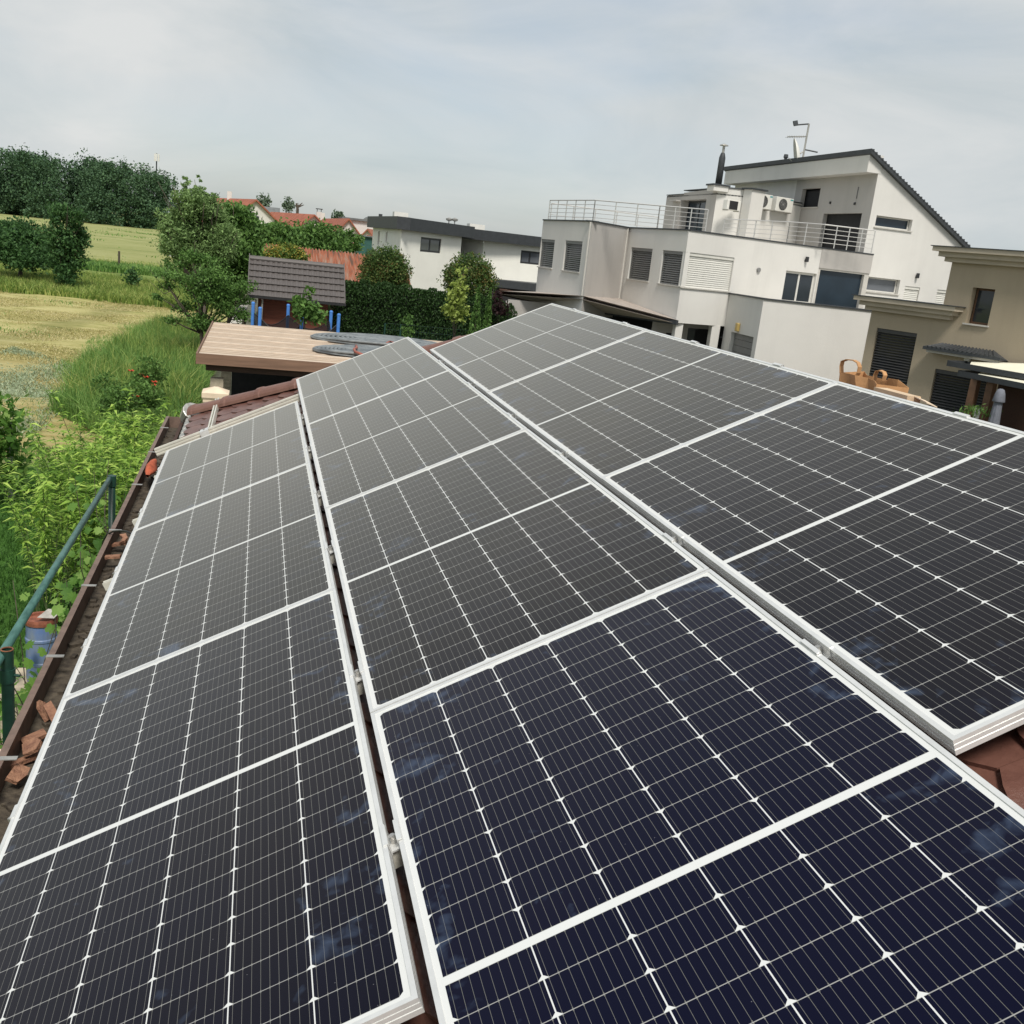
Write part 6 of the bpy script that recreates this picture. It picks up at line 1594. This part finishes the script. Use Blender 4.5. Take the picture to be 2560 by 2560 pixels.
make_tree('young_tree', 'small dark tree with spreading leaves in front of the trampoline', 'tree', (c[0], c[1], G), [(c[0],c[1],c[2],0.42,0.4,0.22),(c[0]+0.15,c[1],c[2]-0.18,0.45,0.4,0.2),(c[0]-0.1,c[1],c[2]+0.22,0.25,0.22,0.12),(c[0]+0.05,c[1],c[2]+0.52,0.2,0.15,0.1)], 620, 0.17, LM['mid'], r0=0.03, clump=0.3, per=8, fork=0.8)
c = at_d(1020, 815, 37.5); make_tree('sapling', 'thin sapling at the green fence post', 'tree', (c[0],c[1],G), [(c[0],c[1],c[2],0.2,0.2,0.42)], 160, 0.13, LM['mid'], r0=0.015, clump=0.4, per=6, fork=0.8)
for q, r, h, lab in (((1193,760),13,46,'pointed small conifer at the right end of the hedge, the left one of two'), ((1222,765),11,42,'pointed small conifer at the right end of the hedge, the right one of two')):
    c = at_d(*q, 39); k = 1600; t = rng.random((k,1)); zt = c[2]+pxr(h,39); z = G+(zt-G)*t; rr = pxr(r,39)*1.3*np.clip((1-t)*1.9,0.03,1)*(0.6+.5*rng.random((k,1))); an = rng.random((k,1))*2*math.pi
    o = thing('conifer', lab, 'conifer', (c[0],c[1],G), 'small conifers beside the hedge'); C = np.concatenate([c[0]+rr*np.cos(an), c[1]+rr*np.sin(an), z], 1)
    link('foliage', quads_mesh('foliage', leaf_quads(C, 0.13, 2.4, up=np.array([0,0,1.2])), LM['mid']), o); mb = MB(); mb.tube([(c[0],c[1],G),(c[0],c[1],zt-.4)], 0.05, 6, r2=0.01); mb.build('trunk', MAT['bark'], o)
c = at_d(1250, 755, 41); make_tree('shrub', 'dark purple shrub between hedge end and carport', 'shrub', (c[0],c[1],G), [(c[0],c[1],c[2]-0.1,0.30,0.3,0.5)], 700, 0.12, LM['purple'], r0=0.03, clump=0.3)
# rounded trees behind the orange shed
for q, r, d, lab, n in (((690,602),64,58,'left rounded leafy tree behind the orange roofed shed',7500), ((790,603),66,60,'right rounded leafy tree behind the orange roofed shed',7500)):
    c = at_d(*q, d); R = pxr(r, d)
    make_tree('tree', lab, 'tree', (c[0],c[1],G), [(c[0],c[1],c[2]-0.3,R,R,R*0.8),(c[0]-R*.55,c[1],c[2]-.1,R*.55,R*.5,R*.5),(c[0]+R*.5,c[1],c[2]+.1,R*.5,R*.5,R*.5),(c[0]+R*.1,c[1]-.4,c[2]+R*.3,R*.5,R*.5,R*.35)], n, 0.21, LM['mid'], r0=0.16, clump=0.2, per=20, droop=0.9)
c = at_d(878, 606, 75); R = pxr(26,75); make_tree('tree', 'slim leafy tree before the small far gables', 'tree', (c[0],c[1],G), [(c[0],c[1],c[2],R,R,R*1.1)], 1500, 0.22, LM['mid'], r0=0.1, clump=0.22)
# left group: pale tall tree, dark broad tree, scrubby low tree, field trees
def tr(name, label, cat, base, specs, d, n, leaf, lm, r0, **k):
    b = at_d(*base, d); bl = []
    for (x, y, rx, ry) in specs:
        c = at_d(x, y, d+random.uniform(-.8,.8)*pxr(rx, d)); bl.append((c[0], c[1], c[2], pxr(rx,d), pxr(rx,d), pxr(ry,d)))
    return make_tree(name, label, cat, (b[0], b[1], G), bl, n, leaf, LM[lm], r0, **k)
tr('tree', 'tall pale green tree with airy crown beside the mown field', 'tree', (520,800), [(485,510,42,38),(450,560,48,40),(520,545,52,46),(480,600,72,52),(545,600,48,46),(430,620,28,30),(490,655,54,34),(468,478,13,32),(498,474,12,30),(444,512,13,30),(526,508,14,32),(418,575,14,26),(550,560,16,30)], 43, 30000, 0.13, 'pale', 0.16, clump=0.15, per=24, shell=0.3, droop=0.1, aspect=2.6)
tr('tree', 'dark broad leafed tree right behind the pale tree and left of the shed', 'tree', (575,790), [(575,585,48,60),(600,640,50,58),(560,660,52,56),(610,560,42,40),(590,540,36,30),(620,610,40,44),(585,715,46,44),(545,710,40,40)], 46, 14000, 0.20, 'mid', 0.16, clump=0.2, per=22, shell=0.45, droop=0.8)
tr('tree', 'scrubby low tree with thin branches left of the canopy', 'tree', (508,862), [(510,735,48,18),(462,700,36,13),(545,722,44,20),(562,770,34,20),(458,768,28,12),(500,800,34,18),(432,662,26,8),(530,690,44,20),(480,640,30,14),(590,745,24,22),(540,820,24,14),(420,715,20,8),(405,690,22,6),(612,715,24,14),(604,790,24,16),(428,800,22,8),(395,742,16,6),(520,655,36,10)], 37, 10500, 0.10, 'mid', 0.09, clump=0.30, per=14, shell=0.1, droop=0.1, fork=0.5)
tr('tree', 'dark round crowned tree on a short trunk at the left edge of the meadow', 'tree', (53,692), [(48,605,66,42),(15,610,42,38),(85,615,34,36),(50,580,44,28),(60,640,58,26)], 70, 13000, 0.21, 'dark', 0.16, clump=0.2, per=20, shell=0.4, fork=0.4)
tr('tree', 'slender upright bushy tree next to the round dark tree', 'tree', (160,712), [(165,640,42,60),(150,600,34,44),(190,600,28,44),(160,690,26,30),(205,590,16,24),(150,535,26,26),(185,545,22,24)], 66, 9000, 0.18, 'dark', 0.12, clump=0.17, per=16, shell=0.15, fork=0.3)
tr('sapling', 'small sapling in the long grass left of the scrubby tree', 'tree', (331,718), [(331,695,13,20)], 70, 260, 0.24, 'dark', 0.03, clump=0.35, per=8)
for (x, y, r, ry, d, n, lab) in ((345,985,42,34,23,2600,'dense weedy bush against the canopy corner'), (290,1000,38,30,22,2000,'middle weedy bush of the row in the tall grass'), (262,958,30,24,27,1200,'smallest weedy bush at the edge of the mown field'), (372,925,34,34,26,1800,'weedy bush in the shade of the canopy roof')):
    b = at_d(x, y, d); make_tree('bush', lab, 'bush', (b[0], b[1], G), [(b[0],b[1],b[2],pxr(r,d),pxr(r,d),pxr(ry,d)),(b[0]+pxr(r*.6,d),b[1]+.2,b[2]-pxr(ry*.4,d),pxr(r*.7,d),pxr(r*.7,d),pxr(ry*.7,d)),(b[0]-pxr(r*.5,d),b[1],b[2]-pxr(ry*.6,d),pxr(r*.7,d),pxr(r*.7,d),pxr(ry*.6,d)),(b[0],b[1],G+.4,pxr(r*.8,d),pxr(r*.8,d),.4)], n, 0.085, LM['mid'], r0=0.02, clump=0.22, per=12, shell=0.35, droop=-0.4, aspect=2.4, fork=0.5)
# bright green tall bush beside the gutter
def willow_bush():
    o = thing('leafy_bush', 'bright green bush of tall narrow leaved shoots beside the gutter', 'bush', (-2.6, 14.2, G))
    L = []; mb = MB()
    for i in range(330):
        x = rng.uniform(-4.0, -1.55); y = rng.uniform(11.4, 16.8)
        if ((x+2.2)/0.92)**2+((y-14.0)/2.4)**2 > 1.0: continue
        h = rng.uniform(1.5, 2.25)*(1.05-0.35*((x+2.2)/0.92)**2); ln = rng.normal(size=2)*0.16
        top = np.array([x+ln[0]*h, y+ln[1]*h, G+h]); b = np.array([x, y, G]); mid = (b+top)/2+np.array([ln[0]*-.1, ln[1]*-.1, .06])
        mb.tube([b, mid, top], 0.009, 4, r2=0.003, cap=False)
        k = 95; t = (0.25+0.82*rng.random((k,1))**0.75); c = b*(1-t)**2+2*mid*t*(1-t)+top*t*t
        an = rng.random((k,1))*2*math.pi; d = np.concatenate([np.cos(an), np.sin(an), 0.5*rng.random((k,1))-0.05], 1)
        L.append((c+d*0.055, d))
    C = np.concatenate([a for a, b in L]); D = unit(np.concatenate([b for a, b in L])); n = len(C)
    sd = unit(np.cross(D, np.array([0,0,1.0])+0.4*rng.normal(size=(n,3)))); s = 0.15*(0.6+0.8*rng.random((n,1)))
    Q = np.stack([C-D*s*.5, C+sd*s*.10+[0,0,.008], C+D*s*.5-np.array([0,0,1])*s*.22, C-sd*s*.10+[0,0,.008]], 1)
    link('foliage', quads_mesh('foliage', Q, LM['willow']), o)
    mb.build('stem', MAT['stem'], o)
willow_bush()
# shrub and grey post at the left edge
c = at_d(12, 1095, 18.5); make_tree('shrub', 'broad leaved shrub cut by the left edge of the picture', 'shrub', (c[0]-.2,c[1],G), [(c[0]-.25,c[1],c[2]+.2,.45,.5,.5),(c[0]-.1,c[1],c[2]-.4,.45,.5,.5),(c[0]-.5,c[1],c[2]-.1,.5,.5,.7)], 1500, 0.13, LM['vine'], r0=0.04, clump=0.3, aspect=1.5)
pb = at_z(29, 1250, G); pt = at_d(28, 1055, math.hypot(*(pb[:2]-CAM[:2])))
o = thing('post', 'weathered grey post standing in the shrub at the left edge', 'post', pb); mb = MB(); mb.box(pb[0]-.05,pb[0]+.05,pb[1]-.05,pb[1]+.05,G,pt[2]); mb.build('timber', MAT['galv'], o, bevel=0.006)
o = thing('post', 'thin wooden post standing in the far grass bank', 'post', at_z(297.5, 677, G)); pb = at_z(297.5, 677, G); pt = at_d(297.5, 634, math.hypot(*(pb[:2]-CAM[:2]))); mb = MB(); mb.tube([pb, (pb[0],pb[1],pt[2]+.2)], 0.085, 8); mb.build('timber', MAT['bark'], o)

# ------------------------------------------------------------------ pipe rail, barrel, vine
def pipe_rail():
    o = thing('pipe_frame', 'green painted pipe frame on two dark posts beside the gutter', 'pipe frame', (-1.5, 7, G))
    a = at_d(274, 1197, 9.0); b = at_d(-15, 1668, 4.95)
    zz = (a[2])
    mb = MB(); d = unit(b-a); mb.tube([a-d*0.02, b+d*0.6], 0.0225, 14); mb.build('top_pipe', MAT['green_pipe'], o, smooth=True)
    pf = at_d(280, 1200, 9.02); pn = at_d(18, 1640, 5.08)
    def post(p, zt, open_):
        mb = MB(); mb.tube([(p[0],p[1],G),(p[0],p[1],zt)], 0.029, 14, cap=not open_); 
        if open_: mb.tube([(p[0],p[1],zt-0.02),(p[0],p[1],zt-0.30)], 0.0245, 14, cap=False)
        po = mb.build('post', MAT['green_post'], o, smooth=True)
        mb = MB()
        if open_:
            ring = []; 
            mb.tube([(p[0]+0.027*math.cos(t),p[1]+0.027*math.sin(t),zt+0.001) for t in np.linspace(0,2*math.pi,17)], 0.004, 5, cap=False); mb.tube([(p[0],p[1],zt-0.12),(p[0],p[1],zt-0.115)], 0.0245, 12)
            mb.build('rusty_mouth', MAT['rust'], po)
            mb = MB(); mb.tube([(p[0],p[1],zt-0.17),(p[0],p[1],zt-0.10)], 0.036, 14); mb.tube([(p[0]+0.03,p[1]-.01,zt-0.13),(p[0]+0.06,p[1]-.02,zt-0.13)], 0.007, 6); mb.build('clamp_collar', MAT['green_post'], po)
        else:
            mb.tube([(p[0],p[1],zt-0.09),(p[0],p[1],zt+0.004)], 0.036, 14); mb.build('clamp_collar', MAT['green_post'], po)
    post(pf, at_d(280, 1190, 9.02)[2], False); post(pn, at_d(18, 1624, 5.08)[2], True)
    # pale slab beside the near post
    c = at_z(10, 1905, -1.05); s = thing('slab', 'pale stone slab corner between near post and gutter', 'slab', c)
    mb = MB(); mb.box(c[0]-0.9, -1.24, c[1]-1.2, c[1]+0.12, -1.13, -1.05); mb.build('stone', MAT['cap'], s, bevel=0.008)
    mb = MB(); mb.box(c[0]-0.85, -1.3, c[1]-1.1, c[1]+0.05, G, -1.135); mb.build('support_wall', MAT['block'], s)
pipe_rail()
def barrel():
    d = 9.6; t = at_d(103, 1548, d); r = pxr(36, d); zt = t[2]
    zb = zt-0.62
    o = thing('barrel', 'blue plastic barrel with rusty red rim among vine leaves', 'barrel', (t[0],t[1],zb))
    mb = MB(); mb.lathe((t[0],t[1],zb), [(r*.9,0),(r*.97,0.04),(r*.97,0.19),(r*1.02,0.20),(r*1.02,0.22),(r*.97,0.23),(r*.97,0.42),(r*1.02,0.43),(r*1.02,0.45),(r*.97,0.46),(r*.95,0.60)], 24); mb.build('body', MAT['barrel_blue'], o, smooth=False)
    mb = MB(); mb.lathe((t[0],t[1],zt-0.03), [(r*1.03,0),(r*1.05,0.03),(r*1.03,0.055),(r*.9,0.05),(r*.88,0.03)], 24); mb.build('rim', MAT['barrel_rim'], o)
    mb = MB(); c = t+np.array([0.07,0.0,0.045]); mb.add([c+v for v in (np.array([-.09,-.07,0]),np.array([.06,-.11,.01]),np.array([.1,.06,.03]),np.array([-.03,.1,.02]))], [(0,1,2,3)]); sc = mb.build('torn_sheet', MAT['dirty_white'], o); md = sc.modifiers.new('s','SOLIDIFY'); md.thickness = 0.004
    mb = MB(); mb.box(t[0]-.3,t[0]+.3,t[1]-.3,t[1]+.3,G,zb-0.002); s = mb.build('stand', MAT['block'], o)
barrel()
def vine():
    o = thing('grapevine', 'grapevine with broad lobed leaves climbing along the pipe frame', 'vine', (-1.7, 7, G))
    lobes = [(0,-.42),(.22,-.5),(.5,-.3),(.36,-.08),(.56,.12),(.34,.2),(.30,.42),(.12,.36),(0,.62),(-.12,.36),(-.30,.42),(-.34,.2),(-.56,.12),(-.36,-.08),(-.5,-.3),(-.22,-.5)]
    lb = np.array(lobes); V = []; F = []
    mb = MB(); cents = []
    for i in range(95):
        y = rng.uniform(4.6, 11.5); x = rng.uniform(-2.05, -1.32); b = np.array([x, y, G]); h = rng.uniform(0.8, 2.5)
        P = [b]; 
        for k in range(5): P.append(P[-1]+np.array([rng.normal()*0.11, rng.normal()*0.13, h/5]))
        mb.tube(P, 0.008, 5, r2=0.003, cap=False)
        for k in range(22):
            t = rng.random(); j = min(4, int(t*5)); p = P[j]+(P[j+1]-P[j])*(t*5-j); cents.append((p+rng.normal(size=3)*[.13,.13,.07], rng.uniform(0.065, 0.125)))
    for i in range(800):                                     # low carpet of leaves in front of the barrel
        cents.append((np.array([rng.uniform(-2.25,-1.3), rng.uniform(4.5,11.8), G+rng.uniform(0.05,1.25)]), rng.uniform(0.065,0.12)))
    for c, s in cents:
        cc = M @ (c-CAM); u_, v_ = 1280+FPX*cc[0]/cc[2], 1280+FPX*cc[1]/cc[2]
        if 55 < u_ < 150 and 1530 < v_ < 1720 and c[1] < 9.5 and rng.random() < 0.2: continue      # the barrel stands in a gap of the foliage
        az = rng.random()*2*math.pi; tilt = rng.normal()*0.5; nrm = unit(np.array([math.cos(az)*0.75, math.sin(az)*0.75-0.25, 0.75+0.2*rng.normal()]))
        e1 = unit(np.cross(nrm, rng.normal(size=3))); e2 = np.cross(nrm, e1); base = len(V); q = lb*s*1.0
        V.append(tuple(c+nrm*0.0)); 
        for (a, b_) in q: V.append(tuple(c+e1*a+e2*b_-nrm*(a*a+b_*b_)/s*0.28))
        for k in range(16): F.append((base, base+1+k, base+1+(k+1)%16))
    me = bpy.data.meshes.new('foliage'); me.from_pydata(V, [], F); me.materials.append(LM['vine']); me.update(); link('foliage', me, o)
    mb.build('stem', MAT['bark'], o)
vine()

# ------------------------------------------------------------------ grass, flowers, wood
blades('grass', 'tall green meadow grass between the mown field and the garage', 'grass', patchy(scatter(70000, [(-1.9,21.5),(-5.2,26.5),(-5.6,34),(-4.7,47),(-2.0,48),(-1.7,36)]), 0.8, -0.9), 0.72, 0.021, LM['grass_dark'])
blades('grass', 'low grass along the edge of the mown field', 'grass', patchy(scatter(9000, [(-6.4,25),(-5,24),(-4.6,47),(-6.6,50)]), 0.5, 0.9, 3), 0.22, 0.02, LM['grass_dark'])
blades('grass', 'strip of long pale grass beyond the mown field', 'grass', patchy(scatter(64000, [(-24,62),(-3,59),(-3,76),(-26,84)]), 0.4, -2.0, 5), 0.55, 0.05, LM['grass'])
blades('grass', 'long dark grass on the bank between the fields', 'grass', scatter(16000, [(-30,88.5),(-3,88.5),(-3,95),(-34,95)]), 0.65, 0.10, LM['grass_dark'])
blades('grass', 'pale long grass on top of the bank between the fields', 'grass', scatter(12000, [(-34,95),(-3,95),(-3,101),(-38,101)]), 0.6, 0.10, LM['grass'])
blades('grass', 'pale seed stems standing in the tall meadow grass', 'grass', patchy(scatter(9000, [(-1.9,22),(-5.0,26.5),(-5.4,34),(-4.6,47),(-2.0,48),(-1.7,36)]), 0.9, -0.6, 4), 1.0, 0.02, LM['grass'])
blades('tussocks', 'dark tussocks dotted over the far field', 'grass', patchy(scatter(16000, [(-60,103),(-6,103),(-28,300),(-75,300)]), 0.16, 1.9, 13), 0.30, 0.16, LM['grass_dark'], lean=0.8)
blades('lawn_grass', 'dark green lawn beside the garage', 'grass', scatter(60000, [(-7,9),(-1.3,3.5),(-1.3,19),(-2.5,22.5),(-9,22.5)]), 0.10, 0.016, LM['lawn'])
blades('hay', 'mown straw lying over the pale field', 'hay', patchy(scatter(130000, [(-24,64),(-3,61.5),(-3.4,47),(-5.0,34),(-5.6,24),(-9,24),(-14,32)]), 0.55, -1.4, 9), 0.06, 0.032, LM['straw'], lean=1.1)
blades('cut_stems', 'silvery green cut stems on the near part of the field', 'hay', patchy(scatter(20000, [(-9.5,24),(-5.0,23.5),(-5.0,34),(-8.5,38)]), 0.7, 0.3, 2), 0.14, 0.03, LM['silver'], lean=1.0)
blades('tufts', 'green regrowth tufts in the mown field', 'grass', patchy(scatter(26000, [(-22,62),(-3.5,60),(-4.5,40),(-14,42)]), 0.45, 2.6, 21), 0.10, 0.04, LM['grass_dark'])
def poppies():
    col = mat('poppy_red', (0.55, 0.045, 0.02), 0.7)
    qs = [(328,929),(352,937),(365,930),(382,936),(386,957),(383,965),(340,993),(365,945)]
    for i, q in enumerate(qs):
        p = at_z(*q, G+1.2); o = thing('poppy', ['red poppy at the left of the poppy patch','red poppy below the topmost poppy','topmost bright poppy of the patch','red poppy right of the topmost one','upper one of two poppies close together','lower one of two poppies close together','lone poppy nearest to the bright bush','red poppy in the middle of the patch'][i], 'flower', (p[0],p[1],G), 'poppies in the tall grass')
        mb = MB(); mb.tube([(p[0],p[1],G),(p[0]+.02,p[1],p[2])], 0.006, 4); mb.build('stem', MAT['stem'], o)
        mb = MB()
        for k in range(5):
            a = 2*math.pi*k/5; c = p+np.array([math.cos(a),math.sin(a),0.3])*0.045; e = np.array([-math.sin(a),math.cos(a),0])*0.045
            mb.add([p, c-e, c+np.array([math.cos(a),math.sin(a),0.9])*0.04, c+e], [(0,1,2,3)])
        mb.build('petals', col, o)
poppies()
def forest():
    P = []
    for i in range(64):
        x = -150+i*2.02+rng.normal()*1.5; Y = 338+rng.uniform(-10, 26) + 0.04*(x+30)
        if x > -29: continue
        hy = np.interp(x, [-120,-80,-62,-40,-30], [20.5, 18.6, 19.4, 18.6, 16.6])
        h = hy*rng.uniform(0.88, 1.06); R = rng.uniform(4.5, 7.0)
        P.append((x, Y, G+h*0.60, R, R, h*0.42)); P.append((x+rng.normal()*2, Y-5, G+h*0.28, R*0.9, R*0.8, h*0.26)); P.append((x+rng.normal()*2, Y-7, G+h*0.08, R*0.8, R*0.6, h*0.12))
        P.append((x+rng.normal()*3, Y+rng.normal()*3, G+h*0.86, R*0.4, R*0.4, h*0.14))
    C = blob_points(P, 260000, 0.16, 0.62, 16)
    C = C[C[:,2] > G]
    o = link('wood', quads_mesh('wood', leaf_quads(C, 0.62, 1.4), LM['forest'])); tag(o, 'dense dark green wood closing the far field', 'wood', kind='stuff')
    P = []
    for x in np.linspace(-20, 120, 60):
        d = 330+rng.uniform(-30,60); h = rng.uniform(5, 9)
        P.append((x, d, G+h*0.55, rng.uniform(3,6), 4, h*0.45))
    C = blob_points(P, 16000, 0.18, 0.5, 12)
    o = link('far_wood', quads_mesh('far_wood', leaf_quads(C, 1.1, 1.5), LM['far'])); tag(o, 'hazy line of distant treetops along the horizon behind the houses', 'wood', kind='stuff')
forest()
for q, r, lab in (((660,505),14,'small dark treetop just right of the first red roof'), ((722,512),13,'small treetop above the long red roof'), ((845,543),12,'low treetop behind the red roof with chimney')):
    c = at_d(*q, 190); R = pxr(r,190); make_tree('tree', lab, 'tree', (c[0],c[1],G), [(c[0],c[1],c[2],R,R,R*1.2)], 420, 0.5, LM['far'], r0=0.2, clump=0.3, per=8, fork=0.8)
b = at_d(744, 522, 170); o = thing('dead_tree', 'bare forked snag above the long red roof', 'tree', (b[0],b[1],G)); mb = MB(); mb.tube([(b[0],b[1],G), b, at_d(741,508,170)], 0.35, 6, r2=0.15)
for q in ((746,511),(756,507),(760,512),(738,513)): mb.tube([at_d(744,518,170), at_d(*q,170)], 0.16, 5, r2=0.05)
mb.build('trunk', MAT['bark'], o)
